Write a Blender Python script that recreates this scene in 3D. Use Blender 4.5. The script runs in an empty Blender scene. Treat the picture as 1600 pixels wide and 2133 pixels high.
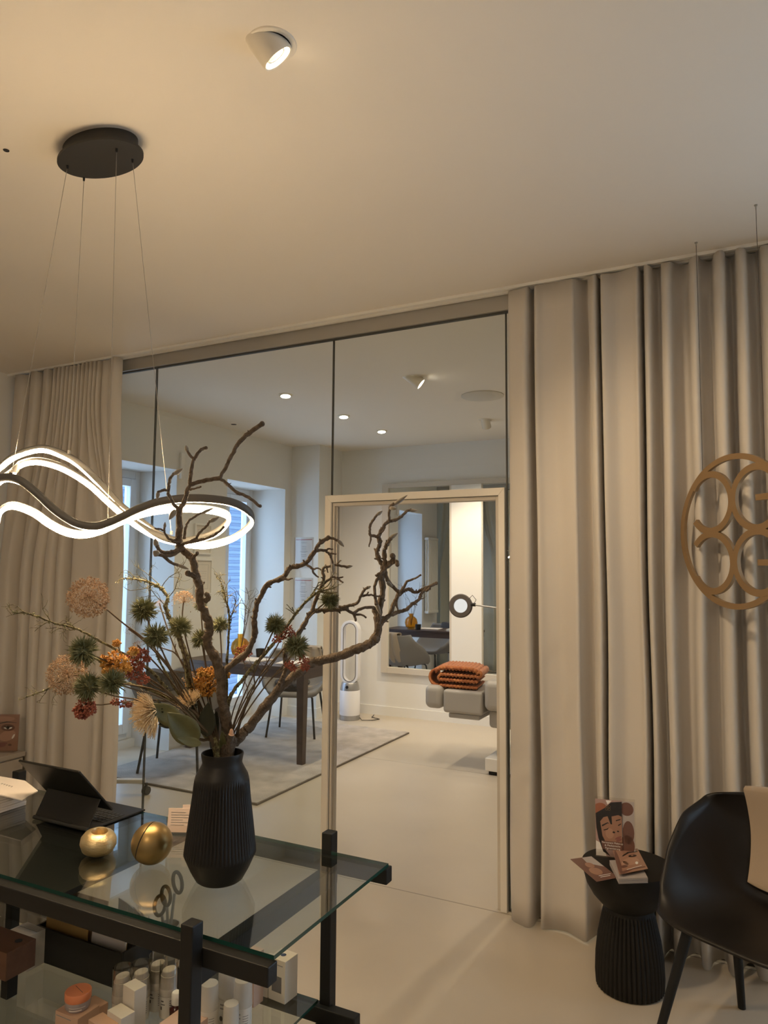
import bpy, math, random
from mathutils import Vector, Matrix, Quaternion
from math import sin, cos, pi, radians, sqrt, atan2

S = bpy.context.scene
COL = S.collection

# ------------------------------------------------------------------ camera
F_PX, CX, CY = 1502.0, 800.0, 1066.5
YAW, PITCH, ROLL = radians(26.76), radians(4.65), radians(0.41)
EYE = Vector((0, 0, 1.6))
_f = Vector((-sin(YAW) * cos(PITCH), cos(YAW) * cos(PITCH), sin(PITCH)))
_r = Vector((cos(YAW), sin(YAW), 0))
_u = _r.cross(_f)
RT = _r * cos(ROLL) + _u * sin(ROLL)
UP = _u * cos(ROLL) - _r * sin(ROLL)
cd = bpy.data.cameras.new('camera')
cam = bpy.data.objects.new('camera', cd)
COL.objects.link(cam)
cam.matrix_world = Matrix(((RT.x, UP.x, -_f.x, EYE.x), (RT.y, UP.y, -_f.y, EYE.y), (RT.z, UP.z, -_f.z, EYE.z), (0, 0, 0, 1)))
cd.sensor_fit = 'VERTICAL'
cd.sensor_height = 36.0
cd.lens = F_PX / 2133.0 * 36.0
cd.clip_start = 0.02
S.camera = cam

def ray(px, py):
    return _f + RT * ((px - CX) / F_PX) + UP * ((CY - py) / F_PX)
def on(px, py, axis, val):
    d = ray(px, py)
    return EYE + d * ((val - EYE[axis]) / d[axis])
def P(px, py, depth):
    return EYE + ray(px, py) * depth

# ------------------------------------------------------------------ world, lights, exposure
S.view_settings.view_transform = 'Standard'
S.view_settings.look = 'None'
S.view_settings.gamma = 1.0
S.view_settings.exposure = 1.14
S.view_settings.use_curve_mapping = False
W = bpy.data.worlds.new('world')
S.world = W
W.use_nodes = True
bg = W.node_tree.nodes['Background']
bg.inputs[0].default_value = (0.56, 0.74, 1.0, 1)
bg.inputs[1].default_value = 2.6

WARM = (1.0, 0.75, 0.47)
BACKC = (1.0, 0.83, 0.60)
def spot(name, loc, target, power, color, angle=70, blend=0.6, size=0.04):
    l = bpy.data.lights.new(name, 'SPOT')
    l.energy = power; l.color = color
    l.spot_size = radians(angle); l.spot_blend = blend; l.shadow_soft_size = size
    o = bpy.data.objects.new(name, l); COL.objects.link(o)
    o.location = loc
    o.rotation_euler = (Vector(target) - Vector(loc)).to_track_quat('-Z', 'Y').to_euler()
    return o
spot('front_spot_light', (-1.045, 1.50, 2.925), (0.02, 3.25, 1.25), 34, WARM, 74, 0.8)
# warm fill lamps added behind the camera, no fixtures, to brighten the front room
spot('rear_fill_light', (-1.2, -1.2, 2.93), (-1.7, 1.6, 0.0), 32, WARM, 120, 1.0)
spot('rear_fill_light', (0.9, -1.0, 2.93), (0.9, -0.3, 0.0), 20, WARM, 120, 1.0)
# back room downlights
spot('back_spot_light', (-3.26, 4.72, 2.955), (-3.55, 5.0, 0.0), 26, BACKC, 125, 1.0)
spot('back_spot_light', (-2.10, 4.75, 2.88), (-1.4, 5.9, 0.3), 34, BACKC, 120, 1.0)
spot('back_spot_light', (-3.24, 5.60, 2.955), (-3.3, 5.9, 0.0), 22, BACKC, 125, 1.0)
spot('back_spot_light', (-3.24, 6.37, 2.955), (-3.3, 6.7, 0.0), 20, BACKC, 125, 1.0)
spot('back_spot_light', (-2.16, 6.37, 2.88), (-2.65, 7.3, 1.1), 60, BACKC, 80, 0.8)
spot('back_spot_light', (-0.9, 5.2, 2.93), (-1.3, 4.6, 0.0), 30, BACKC, 130, 1.0)

# ------------------------------------------------------------------ materials
def mat(name, col, rough=0.6, metal=0.0, spec=0.5, noise=None, bump=None, coat=0, sheen=0, wave=None):
    m = bpy.data.materials.new(name); m.use_nodes = True
    nt = m.node_tree; b = nt.nodes['Principled BSDF']
    b.inputs['Base Color'].default_value = (*col, 1)
    b.inputs['Roughness'].default_value = rough
    b.inputs['Metallic'].default_value = metal
    b.inputs['Specular IOR Level'].default_value = spec
    if coat: b.inputs['Coat Weight'].default_value = coat
    if sheen: b.inputs['Sheen Weight'].default_value = sheen
    tc = nt.nodes.new('ShaderNodeTexCoord')
    if noise:
        sc, amt, col2 = noise[:3]
        mp = nt.nodes.new('ShaderNodeMapping'); nt.links.new(tc.outputs['Object'], mp.inputs[0])
        if len(noise) > 3: mp.inputs['Scale'].default_value = noise[3]
        n = nt.nodes.new('ShaderNodeTexNoise'); n.inputs['Scale'].default_value = sc; n.inputs['Detail'].default_value = 6
        nt.links.new(mp.outputs[0], n.inputs['Vector'])
        r = nt.nodes.new('ShaderNodeValToRGB'); r.color_ramp.elements[0].position = 0.5 - amt; r.color_ramp.elements[1].position = 0.5 + amt
        r.color_ramp.elements[0].color = (*col, 1); r.color_ramp.elements[1].color = (*col2, 1)
        nt.links.new(n.outputs['Fac'], r.inputs[0]); nt.links.new(r.outputs[0], b.inputs['Base Color'])
    if bump:
        sc, st, dist = bump[:3]
        n = nt.nodes.new('ShaderNodeTexNoise'); n.inputs['Scale'].default_value = sc; n.inputs['Detail'].default_value = 4
        mp = nt.nodes.new('ShaderNodeMapping'); nt.links.new(tc.outputs['Object'], mp.inputs[0])
        if len(bump) > 3: mp.inputs['Scale'].default_value = bump[3]
        nt.links.new(mp.outputs[0], n.inputs['Vector'])
        bp = nt.nodes.new('ShaderNodeBump'); bp.inputs['Strength'].default_value = st; bp.inputs['Distance'].default_value = dist
        nt.links.new(n.outputs['Fac'], bp.inputs['Height']); nt.links.new(bp.outputs[0], b.inputs['Normal'])
    return m

def emis(name, col, strength):
    m = bpy.data.materials.new(name); m.use_nodes = True
    nt = m.node_tree; nt.nodes.clear()
    e = nt.nodes.new('ShaderNodeEmission'); e.inputs[0].default_value = (*col, 1); e.inputs[1].default_value = strength
    o = nt.nodes.new('ShaderNodeOutputMaterial'); nt.links.new(e.outputs[0], o.inputs[0])
    return m

def glass(name, tint, ior=1.5, rough=0.0, boost=1.0):
    m = bpy.data.materials.new(name); m.use_nodes = True
    nt = m.node_tree; nt.nodes.clear()
    t = nt.nodes.new('ShaderNodeBsdfTransparent'); t.inputs[0].default_value = (*tint, 1)
    g = nt.nodes.new('ShaderNodeBsdfGlossy'); g.inputs['Roughness'].default_value = rough
    f = nt.nodes.new('ShaderNodeFresnel'); f.inputs[0].default_value = ior
    # outside IOR on both faces of a solid pane
    geo = nt.nodes.new('ShaderNodeNewGeometry')
    iv = nt.nodes.new('ShaderNodeMix'); iv.data_type = 'FLOAT'
    iv.inputs[2].default_value = ior; iv.inputs[3].default_value = 1.0 / ior
    nt.links.new(geo.outputs['Backfacing'], iv.inputs[0]); 
    # Fresnel already inverts on back faces: feed the inverse so that both faces mirror alike
    nt.links.new(iv.outputs[0], f.inputs[0])
    ml = nt.nodes.new('ShaderNodeMath'); ml.operation = 'MULTIPLY'; ml.inputs[1].default_value = boost; ml.use_clamp = True
    nt.links.new(f.outputs[0], ml.inputs[0])
    x = nt.nodes.new('ShaderNodeMixShader'); nt.links.new(ml.outputs[0], x.inputs[0])
    nt.links.new(t.outputs[0], x.inputs[1]); nt.links.new(g.outputs[0], x.inputs[2])
    o = nt.nodes.new('ShaderNodeOutputMaterial'); nt.links.new(x.outputs[0], o.inputs[0])
    return m

def frosted(name, col, alpha):
    m = bpy.data.materials.new(name); m.use_nodes = True
    nt = m.node_tree; b = nt.nodes['Principled BSDF']
    b.inputs['Base Color'].default_value = (*col, 1); b.inputs['Roughness'].default_value = 0.35
    b.inputs['Alpha'].default_value = alpha
    return m

def wood(name, c1, c2, rough=0.45, scale=(1, 12, 12)):
    return mat(name, c1, rough, noise=(3.0, 0.25, c2, scale))

M = {}
M['wall'] = mat('wall_paint', (0.80, 0.77, 0.72), 0.85, bump=(60, 0.05, 0.002))
M['ceiling'] = mat('ceiling_paint', (0.80, 0.735, 0.65), 0.9, bump=(30, 0.06, 0.002))
M['wallback'] = mat('back_wall_paint', (0.80, 0.79, 0.76), 0.85, bump=(60, 0.05, 0.002))
M['floor'] = mat('microcement_floor', (0.50, 0.44, 0.355), 0.30, noise=(1.6, 0.3, (0.57, 0.505, 0.415)), bump=(25, 0.08, 0.002))
M['joint'] = mat('floor_joint', (0.36, 0.32, 0.27), 0.7)
M['curtain'] = mat('curtain_cloth', (0.62, 0.575, 0.52), 0.9, sheen=0.2, bump=(260, 0.12, 0.001))
M['alu'] = mat('door_frame_paint', (0.80, 0.755, 0.68), 0.4, spec=0.5)
M['header'] = mat('header_profile', (0.44, 0.42, 0.39), 0.35, metal=0.5)
M['seal'] = mat('pane_seal', (0.06, 0.06, 0.055), 0.5)
M['winframe'] = mat('window_frame_paint', (0.80, 0.82, 0.84), 0.35)
M['glass'] = glass('clear_pane_glass', (0.965, 0.985, 0.97), boost=0.75)
M['wglass'] = glass('window_pane_glass', (0.9, 0.95, 1.0))
M['tglass'] = glass('tabletop_glass', (0.86, 0.90, 0.885), boost=1.5)
M['tedge'] = mat('glass_edge_green', (0.012, 0.065, 0.052), 0.12, spec=0.9)
M['black'] = mat('black_stained_wood', (0.010, 0.010, 0.010), 0.5, spec=0.3, bump=(80, 0.15, 0.001))
M['blackmetal'] = mat('black_metal', (0.018, 0.018, 0.018), 0.45, metal=0.2)
M['blackplastic'] = mat('black_plastic', (0.010, 0.0095, 0.009), 0.45, spec=0.35)
M['vase'] = mat('matt_black_ceramic', (0.010, 0.009, 0.009), 0.48, spec=0.35, bump=(140, 0.1, 0.0006))
M['shellblack'] = mat('black_shell', (0.010, 0.008, 0.007), 0.42, spec=0.35)
M['tabledark'] = mat('dark_stained_wood', (0.009, 0.008, 0.007), 0.6, spec=0.3, bump=(120, 0.2, 0.0006))
M['lampblack'] = mat('lamp_profile', (0.10, 0.095, 0.088), 0.5, metal=0.2)
M['canopy'] = mat('canopy_black', (0.022, 0.020, 0.018), 0.6)
M['wire'] = mat('dark_wire', (0.10, 0.085, 0.07), 0.5, metal=0.5)
M['steel'] = mat('steel_cable', (0.45, 0.42, 0.38), 0.35, metal=0.9)
M['led'] = emis('led_strip', (1.0, 0.73, 0.42), 92.0)
M['bulb'] = emis('spot_bulb', (1.0, 0.86, 0.60), 9.0)
M['bulbback'] = emis('spot_bulb_back', (1.0, 0.93, 0.80), 7.0)
M['white'] = mat('white_plastic', (0.82, 0.80, 0.76), 0.4)
M['lampwhite'] = mat('white_lamp_metal', (0.74, 0.68, 0.58), 0.4)
M['hole'] = mat('dark_gap', (0.03, 0.03, 0.035), 0.8)
M['brass'] = mat('brushed_brass', (0.31, 0.20, 0.10), 0.5, metal=0.4, bump=(200, 0.1, 0.0004, (1, 1, 20)))
M['gold'] = mat('hammered_gold_leaf', (0.66, 0.52, 0.29), 0.36, metal=0.9, bump=(90, 0.5, 0.002, (1, 1, 6)))
M['bronze'] = mat('satin_bronze', (0.34, 0.235, 0.10), 0.38, metal=0.9)
M['towel'] = mat('beige_wool', (0.40, 0.31, 0.225), 0.95, sheen=0.3, bump=(300, 0.5, 0.002, (1, 1, 4)))
M['cardigan'] = mat('beige_knit', (0.42, 0.34, 0.26), 0.95, bump=(200, 0.4, 0.003))
M['rug'] = mat('rug_pile', (0.38, 0.345, 0.31), 1.0, noise=(6.0, 0.2, (0.55, 0.50, 0.455)), bump=(120, 0.7, 0.01))
M['rugedge'] = mat('rug_edge', (0.16, 0.14, 0.12), 1.0)
M['walnut'] = wood('dark_walnut', (0.045, 0.028, 0.023), (0.085, 0.052, 0.042))
M['brownwood'] = wood('brown_oak', (0.10, 0.045, 0.025), (0.15, 0.07, 0.04), 0.6)
M['chairgrey'] = mat('grey_felt', (0.24, 0.225, 0.215), 0.95, bump=(200, 0.3, 0.001))
M['darkfur'] = mat('dark_grey_wool', (0.09, 0.085, 0.09), 1.0, bump=(60, 1.0, 0.01))
M['silver'] = mat('silver_plastic', (0.42, 0.42, 0.42), 0.35, metal=0.7)
M['fanwhite'] = mat('fan_white', (0.80, 0.80, 0.82), 0.35)
M['mirror'] = mat('mirror_silver', (0.80, 0.84, 0.84), 0.02, metal=1.0)
M['mframe'] = mat('mirror_surround', (0.62, 0.57, 0.50), 0.6)
M['bed'] = mat('grey_vinyl', (0.42, 0.40, 0.37), 0.45)
M['rust'] = mat('rust_chenille', (0.36, 0.10, 0.035), 0.95, sheen=0.2, noise=(30, 0.2, (0.58, 0.23, 0.08)), bump=(120, 0.6, 0.004))
M['magring'] = mat('magnifier_ring', (0.10, 0.085, 0.08), 0.5)
M['lensw'] = emis('lens_glow', (1.0, 0.98, 0.92), 0.36)
M['paper'] = mat('white_paper', (0.80, 0.73, 0.67), 0.7)
M['cream'] = mat('cream_card', (0.62, 0.50, 0.44), 0.7)
M['ink'] = mat('ink', (0.10, 0.09, 0.09), 0.6)
M['inkgrey'] = mat('grey_ink', (0.32, 0.30, 0.29), 0.6)
M['inkred'] = mat('red_ink', (0.50, 0.12, 0.10), 0.6)
M['kraft'] = mat('kraft_envelope', (0.46, 0.28, 0.09), 0.7)
M['kraftdark'] = mat('dark_kraft', (0.20, 0.12, 0.06), 0.7)
M['greybox'] = mat('grey_print', (0.17, 0.16, 0.16), 0.5)
M['blueink'] = mat('blue_print', (0.04, 0.06, 0.13), 0.5)
M['boxwhite'] = mat('white_carton', (0.72, 0.66, 0.58), 0.55)
M['boxpink'] = mat('pink_carton', (0.66, 0.46, 0.37), 0.55)
M['peach'] = mat('peach_carton', (0.66, 0.42, 0.29), 0.5)
M['coral'] = mat('coral_lid', (0.80, 0.27, 0.12), 0.35)
M['jar'] = frosted('lilac_jar_glass', (0.44, 0.38, 0.38), 0.92)
M['bottle'] = mat('bottle_white', (0.70, 0.66, 0.60), 0.35)
M['clearcap'] = glass('clear_cap_plastic', (0.90, 0.89, 0.87), boost=1.8)
M['frost'] = frosted('frosted_cap_plastic', (0.76, 0.72, 0.66), 0.62)
M['darkred'] = mat('dark_red_bottle', (0.05, 0.008, 0.008), 0.2)
M['acrylic'] = glass('clear_acrylic', (0.96, 0.95, 0.94))
M['amber'] = glass('amber_glass', (0.93, 0.70, 0.30), boost=1.3)
M['skin'] = mat('print_skin', (0.34, 0.185, 0.125), 0.35)
M['skinlight'] = mat('print_skin_light', (0.42, 0.245, 0.17), 0.35)
M['skindark'] = mat('print_skin_dark', (0.155, 0.075, 0.055), 0.35)
M['hair'] = mat('print_hair', (0.02, 0.017, 0.018), 0.35)
M['lip'] = mat('print_lip', (0.24, 0.10, 0.085), 0.35)
M['printmauve'] = mat('print_mauve', (0.40, 0.27, 0.25), 0.35)
M['printgrey'] = mat('print_grey', (0.42, 0.38, 0.37), 0.35)
M['orangeprint'] = mat('print_orange', (0.30, 0.11, 0.06), 0.35)
M['glossywhite'] = mat('print_white', (0.80, 0.77, 0.74), 0.35)
M['bark'] = mat('magnolia_bark', (0.062, 0.044, 0.030), 0.9, noise=(70, 0.22, (0.17, 0.125, 0.088)), bump=(170, 1.0, 0.006))
M['lichen'] = mat('lichened_bark', (0.055, 0.042, 0.022), 0.95, noise=(110, 0.10, (0.20, 0.18, 0.09)), bump=(220, 1.0, 0.006))
M['bud'] = mat('bud_fur', (0.20, 0.17, 0.13), 1.0, sheen=0.8)
M['stem'] = mat('dry_stem', (0.10, 0.07, 0.042), 0.9)
M['needle'] = mat('grey_green_needles', (0.085, 0.098, 0.045), 0.8, noise=(45, 0.18, (0.24, 0.235, 0.12)))
M['allium'] = mat('dried_beige_umbel', (0.22, 0.145, 0.095), 0.9, noise=(90, 0.12, (0.50, 0.36, 0.24)))
M['orange'] = mat('orange_florets', (0.48, 0.19, 0.03), 0.8, noise=(50, 0.2, (0.62, 0.36, 0.08)))
M['rustfl'] = mat('rust_red_florets', (0.22, 0.055, 0.035), 0.85, noise=(50, 0.2, (0.36, 0.11, 0.06)))
M['creamfil'] = mat('cream_filaments', (0.74, 0.58, 0.36), 0.7)
M['leaf'] = mat('olive_leaf', (0.085, 0.085, 0.03), 0.5, noise=(25, 0.2, (0.15, 0.14, 0.055)))
M['leafdark'] = mat('dark_leaf', (0.025, 0.03, 0.018), 0.6)
M['radiator'] = mat('radiator_enamel', (0.78, 0.76, 0.70), 0.35)
M['chrome'] = mat('chrome', (0.6, 0.6, 0.6), 0.15, metal=1.0)
M['tyre'] = mat('caster_rubber', (0.05, 0.05, 0.05), 0.6)
M['sideboard'] = mat('sideboard_lacquer', (0.46, 0.41, 0.35), 0.5)
M['facade'] = mat('street_facade', (0.11, 0.15, 0.22), 0.9)
M['tray'] = mat('black_tray', (0.010, 0.010, 0.010), 0.5)

# ------------------------------------------------------------------ object helpers
XF = {}
def thing(name, label, cat, loc=(0, 0, 0), rotz=0.0, group=None):
    o = bpy.data.objects.new(name, None); COL.objects.link(o)
    o.empty_display_size = 0.05
    o.location = loc; o.rotation_euler = (0, 0, rotz)
    o['label'] = label; o['category'] = cat
    if group: o['group'] = group
    XF[o.name] = Matrix.Translation(Vector(loc)) @ Matrix.Rotation(rotz, 4, 'Z')
    return o
def tag(o, label, cat, group=None):
    o['label'] = label; o['category'] = cat
    if group: o['group'] = group
    return o
def struct(o):
    o['kind'] = 'structure'; return o

class MB:
    def __init__(s): s.v = []; s.f = []; s.mi = []; s.cur = 0
    def add(s, vs, fs):
        n = len(s.v); s.v += [Vector(v) for v in vs]
        for f in fs: s.f.append([n + i for i in f]); s.mi.append(s.cur)
        return s
    def box(s, x0, x1, y0, y1, z0, z1):
        x0, x1 = sorted((x0, x1)); y0, y1 = sorted((y0, y1)); z0, z1 = sorted((z0, z1))
        vs = [(x, y, z) for z in (z0, z1) for y in (y0, y1) for x in (x0, x1)]
        return s.add(vs, [(0, 2, 3, 1), (4, 5, 7, 6), (0, 1, 5, 4), (2, 6, 7, 3), (0, 4, 6, 2), (1, 3, 7, 5)])
    def hexa(s, b, t):
        n = len(b)
        vs = list(b) + list(t)
        fs = [tuple(reversed(range(n))), tuple(range(n, 2 * n))] + [(i, (i + 1) % n, n + (i + 1) % n, n + i) for i in range(n)]
        return s.add(vs, fs)
    def prism(s, pts, z0, z1):
        return s.hexa([(p[0], p[1], z0) for p in pts], [(p[0], p[1], z1) for p in pts])
    def prismy(s, pts, y0, y1):   # pts in (x, z)
        a = sum(pts[i][0] * pts[(i + 1) % len(pts)][1] - pts[(i + 1) % len(pts)][0] * pts[i][1] for i in range(len(pts)))
        if a > 0: pts = pts[::-1]
        return s.hexa([(p[0], y0, p[1]) for p in pts], [(p[0], y1, p[1]) for p in pts])
    def bar(s, a, b, w, h=None, up=(0, 0, 1)):
        a, b = Vector(a), Vector(b); h = h or w
        d = (b - a).normalized(); x = d.cross(Vector(up))
        if x.length < 1e-4: x = d.cross(Vector((1, 0, 0)))
        x.normalize(); y = x.cross(d)
        q = [x * (-w / 2) + y * (-h / 2), x * (w / 2) + y * (-h / 2), x * (w / 2) + y * (h / 2), x * (-w / 2) + y * (h / 2)]
        return s.hexa([a + k for k in q][::-1], [b + k for k in q][::-1])
    def tube(s, pts, r, n=8, closed=False, cap=True, rv=None):
        """r: number or list; rv: (half height, half width) elliptical profile with z up"""
        pts = [Vector(p) for p in pts]; N = len(pts)
        if not isinstance(r, (list, tuple)): r = [r] * N
        rings = []
        prev = None
        for i, p in enumerate(pts):
            if closed: t = pts[(i + 1) % N] - pts[i - 1]
            else: t = pts[min(i + 1, N - 1)] - pts[max(i - 1, 0)]
            if t.length < 1e-9: t = Vector((0, 0, 1))
            t.normalize()
            if rv:
                x = t.cross(Vector((0, 0, 1)))
                if x.length < 1e-3: x = prev or Vector((1, 0, 0))
                x.normalize(); y = x.cross(t); prev = x
            else:
                if prev is None:
                    prev = t.orthogonal().normalized()
                x = (prev - t * prev.dot(t))
                if x.length < 1e-6: x = t.orthogonal()
                x.normalize(); y = t.cross(x); prev = x
            ring = []
            for k in range(n):
                a = 2 * pi * k / n
                if rv: ring.append(p + x * cos(a) * rv[1] + y * sin(a) * rv[0])
                else: ring.append(p + (x * cos(a) + y * sin(a)) * r[i])
            rings.append(ring)
        vs = [v for rg in rings for v in rg]; fs = []
        M_ = N if closed else N - 1
        for i in range(M_):
            j = (i + 1) % N
            for k in range(n):
                k2 = (k + 1) % n
                fs.append((i * n + k, i * n + k2, j * n + k2, j * n + k))
        if not closed and cap:
            fs.append(tuple(reversed(range(n)))); fs.append(tuple(range((N - 1) * n, N * n)))
        return s.add(vs, fs)
    def cyl(s, c, r, z0, z1, n=32, r2=None):
        r2 = r if r2 is None else r2
        return s.hexa([(c[0] + cos(2 * pi * k / n) * r, c[1] + sin(2 * pi * k / n) * r, z0) for k in range(n)],
                      [(c[0] + cos(2 * pi * k / n) * r2, c[1] + sin(2 * pi * k / n) * r2, z1) for k in range(n)])
    def rod(s, a, b, r, n=10, r2=None):
        return s.tube([a, b], [r, r2 if r2 is not None else r], n)
    def lathe(s, prof, c=(0, 0, 0), n=48, rib=None, axis=None, sx=1.0, sy=1.0):
        """prof: list of (r, z); rib(z)->(amp,count)"""
        vs = []; fs = []
        A = Matrix.Identity(3) if axis is None else Vector((0, 0, 1)).rotation_difference(Vector(axis)).to_matrix()
        c = Vector(c)
        for r, z in prof:
            for k in range(n):
                a = 2 * pi * k / n; rr = r
                if rib:
                    am, ct = rib(z); rr = r + am * abs(cos(a * ct / 2)) - am / 2 if am else r
                vs.append(c + A @ Vector((cos(a) * rr * sx, sin(a) * rr * sy, z)))
        m = len(prof)
        for i in range(m - 1):
            for k in range(n):
                k2 = (k + 1) % n
                fs.append((i * n + k, i * n + k2, (i + 1) * n + k2, (i + 1) * n + k))
        if prof[0][0] > 1e-5: fs.append(tuple(reversed(range(n))))
        if prof[-1][0] > 1e-5: fs.append(tuple(range((m - 1) * n, m * n)))
        return s.add(vs, fs)
    def ball(s, c, r, n=10, m=7, sc=(1, 1, 1), axis=None):
        prof = [(max(1e-6, sin(pi * i / m) * r), -cos(pi * i / m) * r) for i in range(m + 1)]
        A = Matrix.Identity(3) if axis is None else Vector((0, 0, 1)).rotation_difference(Vector(axis)).to_matrix()
        vs = []; fs = []
        for rr, z in prof:
            for k in range(n):
                a = 2 * pi * k / n
                vs.append(Vector(c) + A @ Vector((cos(a) * rr * sc[0], sin(a) * rr * sc[1], z * sc[2])))
        for i in range(m):
            for k in range(n):
                k2 = (k + 1) % n
                fs.append((i * n + k, i * n + k2, (i + 1) * n + k2, (i + 1) * n + k))
        return s.add(vs, fs)
    def octa(s, c, r, axis=None, st=1.0):
        c = Vector(c)
        A = Matrix.Identity(3) if axis is None else Vector((0, 0, 1)).rotation_difference(Vector(axis)).to_matrix()
        vs = [c + A @ Vector(v) for v in ((r, 0, 0), (0, r, 0), (-r, 0, 0), (0, -r, 0), (0, 0, r * st), (0, 0, -r * st))]
        return s.add(vs, [(0, 1, 4), (1, 2, 4), (2, 3, 4), (3, 0, 4), (1, 0, 5), (2, 1, 5), (3, 2, 5), (0, 3, 5)])
    def spike(s, a, b, r, n=3):
        a, b = Vector(a), Vector(b); d = (b - a)
        x = d.orthogonal().normalized(); y = d.normalized().cross(x)
        vs = [a + (x * cos(2 * pi * k / n) + y * sin(2 * pi * k / n)) * r for k in range(n)] + [b]
        return s.add(vs, [(k, (k + 1) % n, n) for k in range(n)])
    def grid(s, fn, nu, nv, closed_u=False):
        vs = [fn(i / (nu - (0 if closed_u else 1)), j / (nv - 1)) for j in range(nv) for i in range(nu)]
        fs = []
        for j in range(nv - 1):
            for i in range(nu if closed_u else nu - 1):
                i2 = (i + 1) % nu
                fs.append((j * nu + i, j * nu + i2, (j + 1) * nu + i2, (j + 1) * nu + i))
        return s.add(vs, fs)
    def build(s, name, m, parent=None, local=False, smooth=40, bevel=0.0, solid=0.0, subsurf=0, offset=0.0, base=True):
        me = bpy.data.meshes.new(name)
        o = bpy.data.objects.new(name, me)
        vs = s.v
        if parent is not None:
            mt = XF[parent.name]
            if not local:
                inv = mt.inverted(); vs = [inv @ v for v in vs]
            XF[o.name] = mt
            o.parent = parent
        elif base and vs:
            xs = [v.x for v in vs]; ys = [v.y for v in vs]; zs = [v.z for v in vs]
            b = Vector(((min(xs) + max(xs)) / 2, (min(ys) + max(ys)) / 2, min(zs)))
            vs = [v - b for v in vs]; o.location = b
            XF[o.name] = Matrix.Translation(b)
        else: XF[o.name] = Matrix.Identity(4)
        me.from_pydata([tuple(v) for v in vs], [], s.f)
        for mm in (m if isinstance(m, (list, tuple)) else [m]): me.materials.append(M[mm] if isinstance(mm, str) else mm)
        for p, i in zip(me.polygons, s.mi): p.material_index = i
        me.validate(); me.update()
        if smooth:
            for p in me.polygons: p.use_smooth = True
            me.set_sharp_from_angle(angle=radians(smooth))
        COL.objects.link(o)
        if bevel:
            b = o.modifiers.new('bevel', 'BEVEL'); b.width = bevel; b.segments = 2; b.limit_method = 'ANGLE'; b.angle_limit = radians(40)
        if solid:
            b = o.modifiers.new('solid', 'SOLIDIFY'); b.thickness = solid; b.offset = offset
        if subsurf:
            b = o.modifiers.new('sub', 'SUBSURF'); b.levels = subsurf; b.render_levels = subsurf
        return o

def spline(pts, k=6, closed=False):
    """Catmull-Rom through tuples of any length"""
    n = len(pts); out = []
    rng = range(n) if closed else range(n - 1)
    for i in rng:
        if closed: p = [pts[(i + j) % n] for j in (-1, 0, 1, 2)]
        else: p = [pts[max(i - 1, 0)], pts[i], pts[i + 1], pts[min(i + 2, n - 1)]]
        for s_ in range(k):
            t = s_ / k
            out.append(tuple(0.5 * (2 * b + (c - a) * t + (2 * a - 5 * b + 4 * c - d) * t * t + (3 * b - a - 3 * c + d) * t ** 3)
                             for a, b, c, d in zip(*p)))
    if not closed: out.append(tuple(pts[-1]))
    return out

def letter(text, size, m, parent, mtx, name='lettering', align='CENTER', depth=0.0004):
    """real lettering as a mesh; mtx places the text plane in the parent's local space"""
    cu = bpy.data.curves.new(name, 'FONT'); cu.body = text; cu.size = size; cu.align_x = align; cu.align_y = 'CENTER'; cu.extrude = depth
    cu.resolution_u = 3
    t = bpy.data.objects.new(name, cu); COL.objects.link(t)
    bpy.context.view_layer.update()
    me = bpy.data.meshes.new_from_object(t)
    bpy.data.objects.remove(t)
    me.transform(mtx); me.materials.clear(); me.materials.append(M[m])
    o = bpy.data.objects.new(name, me); COL.objects.link(o); o.parent = parent
    XF[o.name] = XF[parent.name]
    return o
# ================================================================== SETTING
DP = 3.44      # glass partition plane
XW, XG = -4.61, -5.08
b = MB().box(-6.0, 2.6, -2.2, 7.6, -0.12, 0.0)
fl = struct(b.build('floor', 'floor', smooth=0, base=False))
j = MB()
j.box(-4.75, 2.4, 3.405, 3.411, 0.0, 0.0008)
struct(j.build('trim_1', 'joint', smooth=0))
j = MB(); j.box(-4.6, 0.8, 5.60, 5.603, 0.0, 0.0007)
struct(j.build('trim_2', 'joint', smooth=0))
# ceiling with the round cut-out of the tilted downlight (a ring of quads around the hole)
def ceiling_slab():
    b = MB()
    hx, hy, hr, n = -1.094, 1.486, 0.050, 48
    x0, x1, y0, y1 = hx - .206, hx + .206, hy - .206, hy + .206
    b.box(-5.15, x0, -2.2, 7.45, 3.0, 3.14); b.box(x1, 2.6, -2.2, 7.45, 3.0, 3.14)
    b.box(x0, x1, -2.2, y0, 3.0, 3.14); b.box(x0, x1, y1, 7.45, 3.0, 3.14)
    circ = [(hx + cos(2 * pi * k / n) * hr, hy + sin(2 * pi * k / n) * hr) for k in range(n)]
    def sq(a):
        c, s_ = cos(a), sin(a); m = max(abs(c), abs(s_))
        return (hx + c / m * 0.206, hy + s_ / m * 0.206)
    out = [sq(2 * pi * k / n) for k in range(n)]
    # square corners are hit exactly because n is a multiple of 8
    vs = [(x, y, 3.0) for x, y in circ] + [(x, y, 3.0) for x, y in out] + [(x, y, 3.12) for x, y in circ]
    fs = [(k, (k + 1) % n, n + (k + 1) % n, n + k) for k in range(n)] + [(2 * n + k, 2 * n + (k + 1) % n, (k + 1) % n, k) for k in range(n)]
    b.add(vs, fs)
    b.box(x0, x1, y0, y1, 3.12, 3.14)
    return b
struct(ceiling_slab().build('ceiling', 'ceiling', smooth=0, base=False))

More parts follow.
